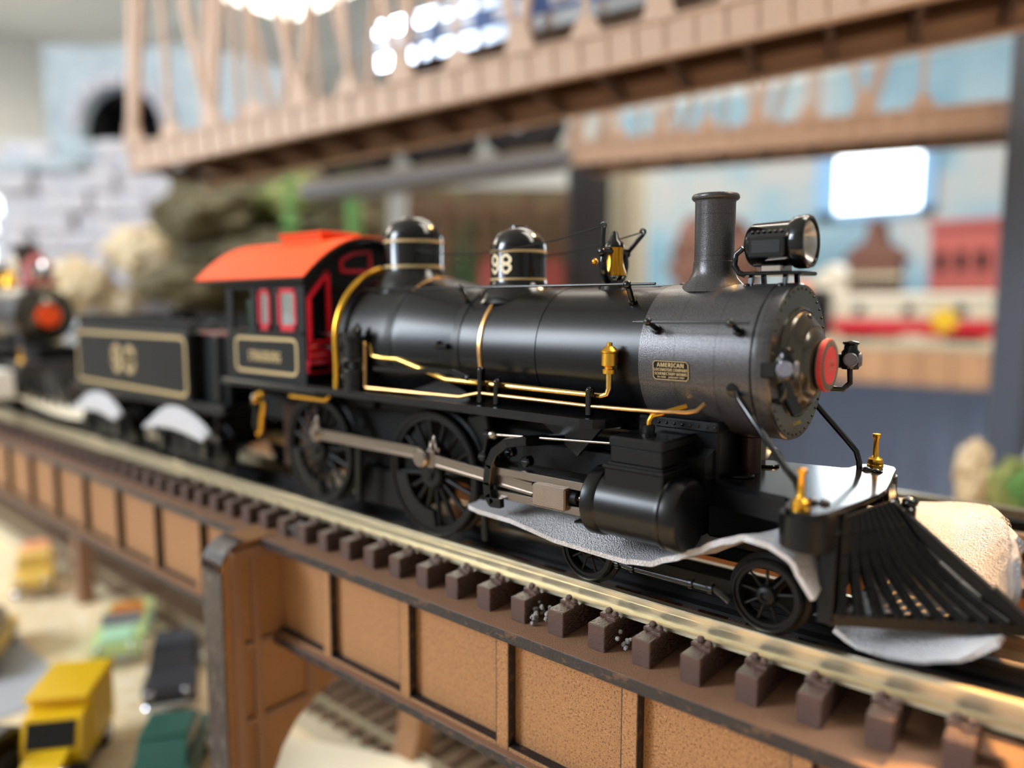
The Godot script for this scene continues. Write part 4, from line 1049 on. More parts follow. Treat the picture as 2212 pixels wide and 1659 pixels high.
func rail_geo(z0: float, x0: float, x1: float, y0 := 0.0, k := 1.0) -> Geo:
	var prof := [P2(-0.95, 0), P2(0.95, 0), P2(1.25, -0.3), P2(1.25, -1.5), P2(0.5, -2.1), P2(0.5, -4.0), P2(2.3, -4.7), P2(2.4, -5.5), P2(-2.4, -5.5), P2(-2.3, -4.7), P2(-0.5, -4.0), P2(-0.5, -2.1), P2(-1.25, -1.5), P2(-1.25, -0.3)]
	var g := Geo.new()
	var st: Array = [x0]
	var x := maxf(x0 + 40.0, -75.0)
	while x < x1 - 1.0:
		st.append(x)
		x += 20.0
	st.append(x1)
	for i in st.size() - 1:
		var a := V(st[i], y0, z0 + bend(st[i]))
		var b := V(st[i + 1], y0, z0 + bend(st[i + 1]))
		for j in prof.size():
			var p: Vector2 = prof[j] * k
			var q: Vector2 = prof[(j + 1) % prof.size()] * k
			var d := (q - p).normalized()
			g.fq(a + V(0, p.y, p.x), a + V(0, q.y, q.x), b + V(0, q.y, q.x), b + V(0, p.y, p.x), V(0, d.x, -d.y))
	return g

func build_track(z0: float, x0: float, x1: float, label: String, near: bool) -> void:
	var T := thing("railway_track", label, "track", V(-250, -12, z0))
	for s: float in [1.0, -1.0]:
		mk(T, "rail", rail_geo(z0 + 17.1 * s, x0, x1), M.rail)
	mk(T, "center_rail", rail_geo(z0, x0, x1), M.black_rail, "blackened third rail")
	var tie := Geo.new().box(V(0, -8.75, 0), V(5.0, 6.5, 56.0), 0.22).mesh()
	var spike := Geo.new().ball(V(0, 0, 0), V(1.0, 1.0, 0.9), 8, 5).b2(V(-1.6, -1.2, -0.6), V(1.2, -0.2, 1.9), 0.2).mesh()
	var k := 0
	var x := -98.6 + 12.6 * ceilf((x0 + 98.6) / 12.6)
	while x < x1:
		var d := bend(x)
		var turn := Basis(V(0, 1, 0), 0.0012 * maxf(0.0, x + 75.0))
		var o := inst(T, "tie", tie, M.tie_plastic, V(x, 0, z0 + d), turn)
		if near and x > -330.0:
			for q in [[-1.2, 20.4], [1.4, 21.6]]:
				var sp := MeshInstance3D.new()
				sp.mesh = spike
				sp.material_override = M.tie_plastic
				sp.name = "spike"
				sp.position = V(q[0], -4.6, q[1]) * U
				o.add_child(sp, true)
		x += 12.6
		k += 1

# ---------------------------------------------------------------- girder bridge of hardboard
func girder(called: String, label: String, xa: float, xb: float, edges: Array, z0: float, s: float, detailed: bool) -> void:
	# z0: the plane from which the girder's front reaches towards s
	var B := thing(called, label, "bridge", V((xa + xb) * 0.5, -52, z0))
	var zz := func(a: float) -> float: return z0 + a * s
	var fl := mk(B, "top_flange", Geo.new().b2(V(xa, -15.0, zz.call(6.0)), V(xb, -12.0, zz.call(34.2)), 0.2), M.hardboard_dark, "brown hardboard top flange")
	mk(fl, "flange_edge", Geo.new().b2(V(xa, -15.05, zz.call(34.1)), V(xb, -12.0, zz.call(34.45)), 0.1), M.burnt_edge, "dark laser-burnt edge")
	mk(B, "void_shade_sheet", Geo.new().b2(V(xa, -22, zz.call(-24.0)), V(xb, -19, zz.call(22.0)), 0.0), M.matt_black)  # black sheet added for the shaded void below the ties
	mk(B, "back_web", Geo.new().b2(V(xa, -52, zz.call(-28.0)), V(xb, -12, zz.call(-25.0)), 0.1), M.hardboard)
	mk(B, "back_flange", Geo.new().b2(V(xa, -15, zz.call(-34.2)), V(xb, -12, zz.call(-6.0)), 0.1), M.hardboard_dark)
	var prev := xa
	for k in edges.size() + 1:
		var e: float = edges[k] if k < edges.size() else xb
		mk(B, "panel", Geo.new().b2(V(prev - 1, -52, zz.call(22.4)), V(e - 0.05, -15, zz.call(25.4))), M.hardboard)
		if k < edges.size():
			var st := mk(B, "stiffener", Geo.new().b2(V(e - 4.3, -52, zz.call(25.4)), V(e - 0.2, -15, zz.call(28.5)), 0.1), M.hardboard)
			mk(st, "cut_edge", Geo.new().b2(V(e - 0.3, -51.9, zz.call(25.4)), V(e, -15, zz.call(28.4))), M.burnt_edge)
			if detailed:
				mk(st, "far_cut_edge", Geo.new().b2(V(e - 4.6, -51.9, zz.call(25.4)), V(e - 4.3, -15, zz.call(28.4))), M.burnt_edge)
		var lip := mk(B, "lower_ledge", Geo.new().b2(V(prev, -52, zz.call(25.3)), V(e - 4.3 if k < edges.size() else e, -48.7, zz.call(28.4)), 0.1), M.hardboard)
		mk(lip, "cut_edge", Geo.new().b2(V(prev, -48.8, zz.call(25.3)), V(e - 4.4 if k < edges.size() else e, -48.5, zz.call(28.3))), M.burnt_edge)
		prev = e
	var bf := mk(B, "bottom_flange", Geo.new().b2(V(xa, -52.4, zz.call(20.0)), V(xb, -49.7, zz.call(30.8)), 0.15), M.hardboard_dark)
	mk(bf, "flange_edge", Geo.new().b2(V(xa, -52.45, zz.call(30.7)), V(xb, -49.75, zz.call(31.1)), 0.1), M.burnt_edge)

func build_bridges() -> void:
	var right: Array = []
	for k in 7:
		right.append(-207.7 + 40.5 * k)
	girder("plate_girder", "brown hardboard plate girder carrying the black locomotive", -241, 80, right, 0.0, 1.0, true)
	var left: Array = []
	for k in 11:
		left.append(-299.0 - 42.8 * (10 - k))
	girder("plate_girder", "brown hardboard plate girder beyond the bridge pier, carrying the tender", -760, -254.6, left, 0.0, 1.0, false)
	girder("plate_girder", "brown hardboard plate girder under the second track", -760, 200, [-600.0, -400.0, -200.0, 0.0], -123.0, 1.0, false)
	# laminated pier
	var out: Array = [P2(49.5, -140), P2(49.5, -21)]
	for k in 7:
		var a := deg_to_rad(15.0 * (k + 0.0))
		out.append(P2(40.5 + 9.0 * cos(a), -20.6 + 9.0 * sin(a)))
	for k in 7:
		var a := deg_to_rad(90 + 15.0 * k)
		out.append(P2(-40.5 + 9.0 * cos(a), -20.6 + 9.0 * sin(a)))
	out.append(P2(-49.5, -140))
	for k in 19:
		var a := deg_to_rad(lerpf(222, -42, k / 18.0))
		out.append(P2(4.0 + 37.5 * cos(a), -115 + 37.5 * sin(a)))
	var Pr := thing("bridge_pier", "dark brown laminated bridge pier with rounded corners and an arched opening", "pier", V(-248, -140, 0))
	for k in 4:
		var lay := mk(Pr, "layer", Geo.new().prism(out, V(-253.0 + 3.4 * k, 0, 0), V(0, 0, -1), V(0, 1, 0), -1.55, 1.55), M.hardboard)
		lay.set_meta("label", "hardboard layer")
		var rim := Geo.new()
		for i in 8:
			var a: Vector2 = out[i]
			var b: Vector2 = out[i + 1]
			rim.beam(V(-253.0 + 3.4 * k, a.y, a.x), V(-253.0 + 3.4 * k, b.y, b.x), 3.3 if k < 3 else 3.1, 0.7, V(0, 0, 1) if i == 0 else V(0, 1, 0))
		mk(lay, "worn_rim", rim, M.worn_edge, "scuffed dark edge")
	for q in [[43.0, 46.5, -136.0, -14.0], [36.0, 39.0, -136.0, -14.0], [14.0, 17.0, -80.0, -14.0]]:
		mk(Pr, "raised_strip", Geo.new().b2(V(-242.0, q[2], q[0]), V(-239.6, q[3], q[1]), 0.1), M.hardboard_dark)
	for q in [[-52.0, -49.4, 17.0, 46.0], [-80.6, -78.0, 14.0, 46.0], [-18.0, -14.0, 14.0, 46.0]]:
		mk(Pr, "raised_strip", Geo.new().b2(V(-242.0, q[0], q[2]), V(-239.8, q[1], q[3]), 0.1), M.hardboard_dark)
	solo("bridge_support", Geo.new().b2(V(-573, -140, -22), V(-562, -52.4, -12), 0.4), M.hardboard_dark, "plain brown wooden leg standing under the far girder", "post", V(-567, -140, -17))
	# loose ballast grains stuck between the ties
	var rng := RandomNumberGenerator.new()
	rng.seed = 7
	for q in [[-117.6, 26.0, 30, "light grey ballast grains clinging between two ties near the cylinder"], [-230.5, 25.0, 40, "pale ballast grains heaped between ties next to the pier top"], [-250.0, 24.0, 26, "pale ballast grains between ties on the far side of the pier"], [-92.2, 26.4, 7, "few brown ballast grains stuck to a tie near the truck wheel"]]:
		var g := Geo.new()
		for k in int(q[2]):
			var c := V(q[0] + rng.randf_range(-3.0, 3.0), -9.6 + rng.randf_range(-2.2, 2.6), q[1] + rng.randf_range(-5.0, 2.0))
			var r := rng.randf_range(0.45, 0.95)
			g.box(c, V(r, r * rng.randf_range(0.7, 1.4), r) * 1.3, r * 0.3, Basis.from_euler(V(rng.randf() * 3, rng.randf() * 3, rng.randf() * 3)))
		solo("ballast_grains", g, M.gravel, q[3], "gravel", V(q[0], -11.9, q[1]), "", "stuff")

# ---------------------------------------------------------------- ground and cars below the bridge
func wheel_set(C: Node3D, xs: Array, r: float, w: float, lift := 0.0) -> void:
	for x in xs:
		for s: float in [1.0, -1.0]:
			var wh := inst(C, "wheel", Geo.new().lathe(V(0, 0, 0), V(0, 0, s), [P2(0, -r * 0.35), P2(r, -r * 0.35), P2(r, r * 0.25), P2(r * 0.85, r * 0.4), P2(r * 0.6, r * 0.3), P2(0, r * 0.3)], 20).mesh(), M.rubber, V(x, r + lift, w * s))
			var hub := MeshInstance3D.new()
			hub.mesh = Geo.new().lathe(V(0, 0, 0), V(0, 0, s), [P2(r * 0.55, r * 0.28), P2(r * 0.5, r * 0.42), P2(0, r * 0.45)], 14).mesh()
			hub.material_override = M.chrome
			hub.name = "hubcap"
			wh.add_child(hub, true)

# a toy car built round its own origin, heading along +x, then set down
func toy_car(label: String, category: String, at: Vector3, turn: float, body: Material, top: Material, style: String) -> void:
	var C := Node3D.new()
	C.name = numbered("toy_truck" if category == "truck" else "toy_car")
	add_child(C)
	C.set_meta("org", Vector3.ZERO)
	tag(C, label, category, "toy cars under the bridge")
	var Z := V(1, 0, 0)
	var Y := V(0, 1, 0)
	var w := 12.0
	if style == "van":
		mk(C, "chassis", Geo.new().b2(V(-24, 4, -9), V(30, 8, 9), 0.6), M.car_dark)
		mk(C, "box_body", Geo.new().b2(V(-26, 8, -13), V(6, 36, 13), 1.4), body)
		mk(C, "box_roof", Geo.new().b2(V(-27, 36, -13.8), V(9, 38, 13.8), 0.8), top)
		mk(C, "cab", Geo.new().prism([P2(6, 8), P2(18, 8), P2(18, 18), P2(14, 31), P2(6, 32)], V(0, 0, 0), Z, Y, -12, 12), body)
		mk(C, "windscreen", Geo.new().prism([P2(17.9, 19), P2(18.3, 19), P2(14.8, 29.6), P2(14.4, 29.6)], V(0, 0, 0), Z, Y, -10, 10), M.dark_glass)
		mk(C, "hood", Geo.new().prism([P2(18, 7), P2(31, 7), P2(32, 15), P2(28, 17.6), P2(18, 18.4)], V(0, 0, 0), Z, Y, -8, 8), body)
		mk(C, "radiator", Geo.new().b2(V(31.4, 7, -6), V(32.8, 16, 6), 0.5), M.chrome)
		for s: float in [1.0, -1.0]:
			mk(C, "headlamp", Geo.new().ball(V(31, 15, 9.6 * s), V(2, 2, 2), 12, 8), M.chrome)
			mk(C, "fender", Geo.new().lathe(V(22, 5.5, 8.5 * s), V(0, 0, s), [P2(6.6, 0), P2(7.4, 0), P2(7.4, 5), P2(6.6, 5)], 16), M.rubber)
		wheel_set(C, [-15.0, 22.0], 5.6, 11.0)
	elif style == "pickup":
		mk(C, "body", Geo.new().prism([P2(-30, 6), P2(30, 6), P2(31, 13), P2(28, 16), P2(14, 17), P2(-30, 17)], V(0, 0, 0), Z, Y, -w, w), body)
		mk(C, "cab", Geo.new().prism([P2(-6, 16), P2(14, 16), P2(9, 27), P2(-4, 28)], V(0, 0, 0), Z, Y, -10.4, 10.4), body)
		mk(C, "cab_glass", Geo.new().prism([P2(-4.4, 18), P2(12, 18), P2(8.2, 25.4), P2(-3.6, 26)], V(0, 0, 0), Z, Y, -10.6, 10.6), M.dark_glass)
		mk(C, "cargo", Geo.new().box(V(-18, 22, 0), V(22, 12, 19), 2.4), top, "orange load in the truck bed")
		for s: float in [1.0, -1.0]:
			mk(C, "headlamp", Geo.new().ball(V(30.4, 13, 8 * s), V(1.6, 2, 2), 10, 8), M.chrome)
		mk(C, "bumper", Geo.new().b2(V(30.6, 5, -11.6), V(33, 8, 11.6), 0.8), M.chrome)
		wheel_set(C, [-19.0, 20.0], 5.6, 10.6)
	elif style == "open":
		mk(C, "body", Geo.new().prism([P2(-34, 5), P2(34, 5), P2(35.6, 11), P2(33, 15), P2(12, 16.4), P2(10, 14), P2(-15, 14), P2(-17, 16.4), P2(-33, 15), P2(-35.6, 10)], V(0, 0, 0), Z, Y, -13, 13), body)
		mk(C, "door", Geo.new().b2(V(-15, 6, 12.4), V(11, 16, 13.6), 0.6).b2(V(-15, 6, -13.6), V(11, 16, -12.4), 0.6), top)
		mk(C, "hood", Geo.new().box(V(23, 16.0, 0), V(20, 2.0, 18), 0.9), top)
		for x: float in [-11.0, 1.0]:
			mk(C, "seat", Geo.new().b2(V(x - 4, 13, -10), V(x + 4, 16.4, 10), 1.0).b2(V(x - 6, 13, -10), V(x - 3, 21, 10), 1.2), M.seat_orange)
		mk(C, "windscreen", Geo.new().prism([P2(10, 16), P2(11, 16), P2(7.4, 23), P2(6.6, 23)], V(0, 0, 0), Z, Y, -11, 11), M.chrome)
		for s: float in [1.0, -1.0]:
			mk(C, "headlamp", Geo.new().ball(V(34.2, 12, 9 * s), V(1.6, 2, 2), 10, 8), M.chrome)
		mk(C, "bumper", Geo.new().b2(V(34.6, 4.6, -12.6), V(37, 7.4, 12.6), 0.9), M.chrome)
		mk(C, "rear_bumper", Geo.new().b2(V(-37, 4.6, -12.6), V(-34.6, 7.4, 12.6), 0.9), M.chrome)
		wheel_set(C, [-21.0, 22.0], 5.4, 11.6)
	else:
		mk(C, "body", Geo.new().prism([P2(-32, 5), P2(32, 5), P2(33, 11), P2(30, 15), P2(15, 16.4), P2(-20, 16.4), P2(-31, 15), P2(-33, 10)], V(0, 0, 0), Z, Y, -w, w), body)
		mk(C, "cabin", Geo.new().prism([P2(-20, 16), P2(15, 16), P2(8, 25.4), P2(5, 26.4), P2(-12, 26.4), P2(-15, 25.4)], V(0, 0, 0), Z, Y, -10.2, 10.2), body)
		mk(C, "roof", Geo.new().box(V(-3, 26.8, 0), V(20, 1.8, 20.4), 0.8), top)
		mk(C, "windows", Geo.new().prism([P2(-18, 17.4), P2(13, 17.4), P2(7.4, 24.6), P2(-14, 24.6)], V(0, 0, 0), Z, Y, -10.5, 10.5), M.dark_glass)
		for s: float in [1.0, -1.0]:
			mk(C, "headlamp", Geo.new().ball(V(32, 12, 8.6 * s), V(1.6, 2, 2), 10, 8), M.chrome)
			mk(C, "fender", Geo.new().box(V(20, 11, 11 * s), V(18, 7, 5), 2), body)
		mk(C, "bumper", Geo.new().b2(V(32.6, 4.6, -11.6), V(35, 7.4, 11.6), 0.9), M.chrome)
		wheel_set(C, [-20.0, 20.0], 5.4, 10.8)
	C.transform = Transform3D(Basis(V(0, 1, 0), deg_to_rad(turn)), at * U)

func build_ground() -> void:
	solo("ground", Geo.new().b2(V(-1500, -158, -380), V(420, -140, 320)), M.sand, "", "", V(-540, -140, 0), "", "structure")
	solo("ballast_bed", Geo.new().b2(V(-1300, -140, -88), V(240, -138.2, -24), 0.6), M.ballast, "pale ballast bed of the track under the bridge", "ballast", V(-500, -140, -54), "", "stuff")
	var T := thing("lower_track", "brass coloured track on small brown ties running under the bridge", "track", V(-500, -138, -54))
	var tie := Geo.new().b2(V(-2.6, 0, -20), V(2.6, 3.4, 20), 0.3).mesh()
	var x := -1000.0
	while x < 120.0:
		inst(T, "tie", tie, M.lower_tie, V(x, -138.2, -54))
		x += 11.0
	for s: float in [1.0, -1.0]:
		mk(T, "rail", rail_geo(-54 + 12.5 * s - bend(-100.0), -1000, -76, -131.4, 0.65), M.dull_rail)
	solo("road", Geo.new().b2(V(-900, -140, 34), V(-436, -139.4, 92), 0.1), M.road_grey, "", "", V(-700, -140, 60), "", "structure")
	solo("loading_platform", Geo.new().prism([P2(-300, 14), P2(-262, 8), P2(-212, -26), P2(-236, -42), P2(-312, -8)], V(0, -138, 0), V(1, 0, 0), V(0, 0, 1), -4, 2), M.cream_board, "plain cream board lying below the pier arch", "board", V(-260, -140, -10))
	toy_car("yellow delivery truck with a boxy yellow roof and black fenders", "truck", V(-368, -140, 62), -38, M.van_yellow, M.van_yellow, "van")
	toy_car("dark green toy sedan parked next to the yellow delivery truck", "car", V(-318, -140, 38), -38, M.car_green, M.car_green, "sedan")
	toy_car("dark grey ribbed toy car next to the wooden road edge", "car", V(-372, -140, 98), -60, M.car_dark, M.car_dark, "sedan")
	toy_car("pale orange yellow pickup carrying an orange load", "truck", V(-628, -140, -4), -20, M.pickup_yellow, M.cargo_orange, "pickup")
	toy_car("pale lime green open car with orange seats", "car", V(-478, -140, -8), -30, M.lime, M.mint, "open")
	toy_car("yellow and black toy sedan on the grey road", "car", V(-520, -140, 58), -30, M.pickup_yellow, M.car_dark, "sedan")
	toy_car("grey toy sedan parked against the bridge pier", "car", V(-402, -140, -4), -30, M.car_dark, M.dark_post, "sedan")

# ---------------------------------------------------------------- truss bridges
func build_truss(label: String, A: Vector3, B: Vector3, long: float, wide: float, tall: float) -> void:
	var T := thing("truss_bridge", label, "bridge", A)
	var u := (B - A).normalized()
	var up := V(0, 1, 0)
	var w := V(0, 0, -1)
	w = (w - u * w.dot(u)).normalized()
	up = u.cross(w)
	if up.y < 0:
		up = -up
	var at := func(s: float, t: float, h: float) -> Vector3: return A + u * s + w * t + up * h
	var bas := Basis(u, up, u.cross(up))
	var step := 44.0
	var k := int(long / step)
	for side: float in [0.0, wide]:
		var chord := mk(T, "bottom_chord", Geo.new().box(at.call(long * 0.5, side, 11.5), V(long, 19.0, 3.0), 0.4, bas), M.truss_tan)
		mk(chord, "chord_flange", Geo.new().box(at.call(long * 0.5, side, 1.2), V(long, 2.4, 7.0), 0.4, bas).box(at.call(long * 0.5, side, 21.6), V(long, 2.0, 6.0), 0.4, bas), M.truss_tan)
		if side == 0.0:
			for i in int(long / 17.0):
				mk(chord, "rib", Geo.new().box(at.call(6.0 + 17.0 * i, -2.1, 11.5), V(1.3, 18.4, 1.6), 0.1, bas), M.truss_tan)
		for i in k:
			var s := 6.0 + step * i
			var big := i % 2 == 0
			var h := 21.0 if big else 13.0
			mk(T, "gusset_plate", Geo.new().prism([P2(-11, 20), P2(11, 20), P2(9, 24), P2(4.4, 20 + h), P2(-4.4, 20 + h), P2(-9, 24)], at.call(s, side, 0.0), u, up, -3.2, 3.2), M.truss_tan)
			if big:
				if i + 1 < k:
					mk(T, "diagonal", Geo.new().beam(at.call(s + 2, side, 30.0), at.call(s + step, side, tall), 5.0, 4.6, u), M.truss_tan)
				if i > 0:
					mk(T, "diagonal", Geo.new().beam(at.call(s - 2, side, 30.0), at.call(s - step, side, tall), 5.0, 4.6, u), M.truss_tan)
				else:
					mk(T, "end_post", Geo.new().beam(at.call(s - 2, side, 22.0), at.call(s + step * 0.62, side, tall), 6.4, 6.4, u), M.truss_tan)
			else:
				mk(T, "hanger", Geo.new().beam(at.call(s, side, 26.0), at.call(s, side, tall), 3.4, 3.4, u), M.truss_tan)
		mk(T, "top_chord", Geo.new().beam(at.call(20.0, side, tall), at.call(long, side, tall), 8.0, 8.0, up), M.truss_tan)
	for i in k:
		mk(T, "floor_beam", Geo.new().box(at.call(6.0 + step * i, wide * 0.5, 6.5), V(4.0, 9.0, wide), 0.3, bas), M.truss_deck)
		if i % 2 == 1:
			mk(T, "top_strut", Geo.new().box(at.call(6.0 + step * i, wide * 0.5, tall), V(4.0, 5.0, wide), 0.3, bas), M.truss_tan)
	for t: float in [0.3, 0.7]:
		mk(T, "stringer", Geo.new().box(at.call(long * 0.5, wide * t, 11.0), V(long, 7.0, 4.0), 0.3, bas), M.truss_deck)
	mk(T, "deck", Geo.new().box(at.call(long * 0.5, wide * 0.5, 17.0), V(long, 3.0, wide - 6.0), 0.2, bas), M.truss_deck)
	for t: float in [0.32, 0.68]:
		mk(T, "rail", Geo.new().box(at.call(long * 0.5, wide * t, 21.5), V(long, 4.0, 2.2), 0.3, bas), M.dull_rail)

func coach(label: String, A: Vector3, B: Vector3, s0: float, n: float, off: float, base: float) -> void:
	var u := (B - A).normalized()
	var w := V(0, 0, -1)
	w = (w - u * w.dot(u)).normalized()
	var up := u.cross(w)
	if up.y < 0:
		up = -up
	var bas := Basis(u, up, u.cross(up))
	var c := A + u * (s0 + n * 0.5) + w * off + up * base
	var C := thing("model_coach", label, "coach", c)
	mk(C, "body", Geo.new().box(c + up * 31, V(n, 34, 42), 3.0, bas), M.chrome)
	mk(C, "roof", Geo.new().box(c + up * 50, V(n - 2, 9, 36), 4.0, bas), M.chrome)
	mk(C, "blue_band", Geo.new().box(c + up * 33, V(n - 6, 13, 42.6), 0.3, bas), M.blue_gloss)
	for k in 7:
		mk(C, "window", Geo.new().box(c + u * (n * (k - 3) / 7.6) + up * 34, V(n * 0.08, 8, 43.2), 0.3, bas), M.white_lens)
	for k in [-0.38, 0.38]:
		mk(C, "truck", Geo.new().box(c + u * (n * k) + up * 9, V(36, 8, 34), 0.8, bas), M.matt_black)
		for q: float in [-11.0, 11.0]:
			mk(C, "wheel", Geo.new().cyl(c + u * (n * k + q) + up * 6 - w * 18, c + u * (n * k + q) + up * 6 + w * 18, 6.0, -1.0, 16), M.wheel_black)

# ---------------------------------------------------------------- rocks and plants
func rock(g: Geo, c: Vector3, r: Vector3, seed_: int, ledge := 0.0, seg := 22, rings := 14) -> Geo:
	var f := FastNoiseLite.new()
	f.seed = seed_
	f.frequency = 1.1
	f.fractal_octaves = 3
	var pts: Array = []
	for i in rings + 1:
		var line: Array = []
		for s in seg + 1:
			var th := PI * i / rings
			var ph := TAU * (s % seg) / seg
			var d := V(sin(th) * cos(ph), cos(th), sin(th) * sin(ph))
			var q := d * 1.6 + V(seed_, 0, 0)
			if ledge > 0.0:
				q.y = floorf(q.y * ledge) * 1.7
			var k := 0.86 + 0.42 * f.get_noise_3dv(q)
			line.append(c + d * r * k)
		pts.append(line)
	for i in rings:
		for s in seg:
			var a: Vector3 = pts[i][s]
			var b: Vector3 = pts[i][s + 1]
			var cc: Vector3 = pts[i + 1][s + 1]
			var d: Vector3 = pts[i + 1][s]
			for t in [[a, b, cc], [a, cc, d]]:
				var nn: Vector3 = (t[1] - t[0]).cross(t[2] - t[0])
				if nn.length() < 1e-6:
					continue
				nn = nn.normalized()
				if nn.dot((t[0] + t[1] + t[2]) / 3.0 - c) < 0.0:
					nn = -nn
				g.t3(t[0], t[1], t[2], nn, nn, nn)
	return g

func pine(label: String, base: Vector3, tall: float, wide: float, m: Material) -> void:
	var T := thing("model_tree", label, "tree", base, "model trees")
	mk(T, "trunk", Geo.new().cyl(base, base + V(0, tall * 0.3, 0), wide * 0.14, wide * 0.1, 8), M.trestle_wood)
	for k in 6:
		var y := tall * (0.14 + 0.14 * k)
		var r := wide * (1.0 - 0.15 * k)
		mk(T, "foliage", Geo.new().lathe(base + V(0, y, 0), V(0, 1, 0), [P2(r * 0.3, 0), P2(r, 0.02 * tall), P2(r * 0.5, tall * 0.1), P2(0, tall * 0.2)], 9), m)

func build_scenery() -> void:
	var e := V(0.759, 0, -0.651)
	var n := V(0.651, 0, 0.759)
	var Y := V(0, 1, 0)
	# rocks beyond the second track
	var rk := [[V(-84, -44, -396), V(12, 30, 13), "rock_tan"], [V(-60, -54, -394), V(17, 32, 16), "moss"], [V(-40, -34, -416), V(20, 26, 18), "rock_grey"], [V(24, -60, -430), V(36, 48, 30), "moss"], [V(-20, -100, -372), V(60, 44, 40), "rock_brown"]]
	var names := ["tan pointed rock at the edge behind the second track", "mossy green clump among rocks behind the second track", "grey rock behind the mossy clump beside the second track", "large mossy rock beyond the grey rock behind the second track", "low brown rock base under the mossy clump"]
	for k in rk.size():
		var c: Vector3 = rk[k][0]
		var r: Vector3 = rk[k][1]
		solo("rock", rock(Geo.new(), c, r, 60 + k, 2.0), M[rk[k][2]], names[k], "rock", c - V(0, r.y, 0))
	solo("bush", rock(Geo.new(), V(-52, -40, -372), V(12, 12, 9), 90, 0.0, 18, 12), M.leaf_green, "small bright green bush growing on the mossy rocks", "bush", V(-52, -52, -372))
	# cliff of stacked slabs and tunnel portal on the far left
	var o := V(-1604, 383, -498)
	var pf := thing("tunnel_portal", "pale blue grey tunnel portal with a black arched mouth", "tunnel", o + V(0, -20, 0))
	var poly: Array = [P2(-150, -30), P2(-150, 196), P2(170, 196), P2(330, 150), P2(330, -30), P2(84, -30)]
	for k in 15:
		var a := PI * k / 14.0
		poly.append(P2(84 * cos(a), 34 + 84 * sin(a)))
	poly.append(P2(-84, -30))
	mk(pf, "portal_wall", Geo.new().prism(poly, o, e, Y, -6, 20), M.rock_blue)
	for k in 11:
		var a := PI * (k + 0.5) / 11.0
		var c := o + e * (96 * cos(a)) + Y * (34 + 96 * sin(a)) + n * 24
		mk(pf, "arch_stone", Geo.new().box(c, V(24, 22, 14), 1.5, Basis(e * cos(a) + Y * sin(a), e * -sin(a) + Y * cos(a), n)), M.rock_grey)
	mk(pf, "tunnel_bore", Geo.new().prism([P2(-110, -40), P2(110, -40), P2(110, 120), P2(-110, 120)], o - n * 130, e, Y, -20, 20).prism([P2(-110, -40), P2(-84, -40), P2(-84, 120), P2(-110, 120)], o - n * 60, e, Y, -60, 10).prism([P2(84, -40), P2(110, -40), P2(110, 120), P2(84, 120)], o - n * 60, e, Y, -60, 10).prism([P2(-110, 112), P2(110, 112), P2(110, 130), P2(-110, 130)], o - n * 60, e, Y, -60, 10), M.bore_shade)
	var cl := thing("rock_cliff", "grey cliff of flat stacked stone slabs under the tunnel portal", "cliff", V(-1520, -140, -410))
	var rng := RandomNumberGenerator.new()
	rng.seed = 12
	var y := 370.0
	for row in 9:
		var h := rng.randf_range(24, 40)
		var s := -170.0
		while s < 190.0:
			var ww := rng.randf_range(70, 150)
			var c := V(-1520, y - h * 0.5, -410) + e * (s + ww * 0.5) + n * (rng.randf_range(-16, 20) + row * 4.0)
			mk(cl, "slab", Geo.new().box(c, V(ww - 3, h - 2, 90), 5.0, Basis(e, Y, n) * Basis(V(0, 0, 1), rng.randf_range(-0.03, 0.03))), M.rock_blue if row < 2 and rng.randf() < 0.5 else M.rock_grey)
			s += ww
		y -= h
	mk(cl, "core", Geo.new().box(V(-1530, 70, -490), V(330, 560, 60), 4.0, Basis(e, Y, n)), M.rock_grey)
	# tan rocks
	var tan_rocks := [[-250, 60, 190, 70, 60], [-160, 66, 150, 60, 60], [-60, 120, 80, 80, 64], [20, 150, 20, 90, 60], [80, 176, -6, 50, 46], [96, 110, 10, 60, 50], [30, 90, 60, 70, 54], [-110, 40, 60, 60, 40], [112, 60, 20, 70, 40], [-200, 30, 80, 70, 40]]
	var tr := thing("rock_pile", "pale tan heap of jagged rocks below the grey cliff", "rocks", V(-1182, -140, -403))
	for k in tan_rocks.size():
		var q: Array = tan_rocks[k]
		var c := V(-1192, 40 + q[1] * 0.95, -413) + e * float(q[0]) + n * float(q[2]) * 0.3
		mk(tr, "boulder", rock(Geo.new(), c, V(q[3], q[4] * 0.7, q[4]), 20 + k, 2.5), M.rock_tan)
	mk(tr, "bank", Geo.new().box(V(-1182, -60, -403), V(480, 150, 120), 6.0, Basis(e, Y, n)), M.rock_grey)
	for k in 8:
		var c := V(-1000, 34, -250) + e * (-240.0 + 60.0 * k) + n * 10.0
		solo("blue_boulder", rock(Geo.new(), c, V(36, 22, 24), 130 + k, 1.5, 14, 9), M.rock_blue if k % 3 != 2 else M.rock_tan, ("low blue grey boulder lining the track behind the tender" if k % 3 != 2 else "low tan boulder between blue grey ones behind the tender"), "rock", c - V(0, 22, 0), "boulders behind the tender")
	solo("back_bank", Geo.new().box(V(-1020, -60, -240), V(480, 150, 60), 5.0, Basis(e, Y, n)), M.rock_brown, "brown bank under the row of low boulders", "bank", V(-1020, -140, -240))
	# brown overhanging rocks
	var brown := [[-120, 130, 0, 120, 60], [10, 150, -10, 120, 56], [70, 120, 10, 60, 70], [-40, 80, 16, 150, 46], [50, 60, 20, 80, 50], [-140, 40, 20, 100, 50]]
	var bn := ["brown ledge rock under the truss bridge's end", "long brown ledge rock with pale mossy top", "dark brown rock next to the hanging vine", "flat brown rock shelf behind the orange roof", "brown rock at the foot of the hanging vine", "brown rock beside the pale tan rocks"]
	var br := thing("rock_outcrop", "dark brown outcrop of overhanging ledges behind the orange roof", "rocks", V(-930, -140, -470))
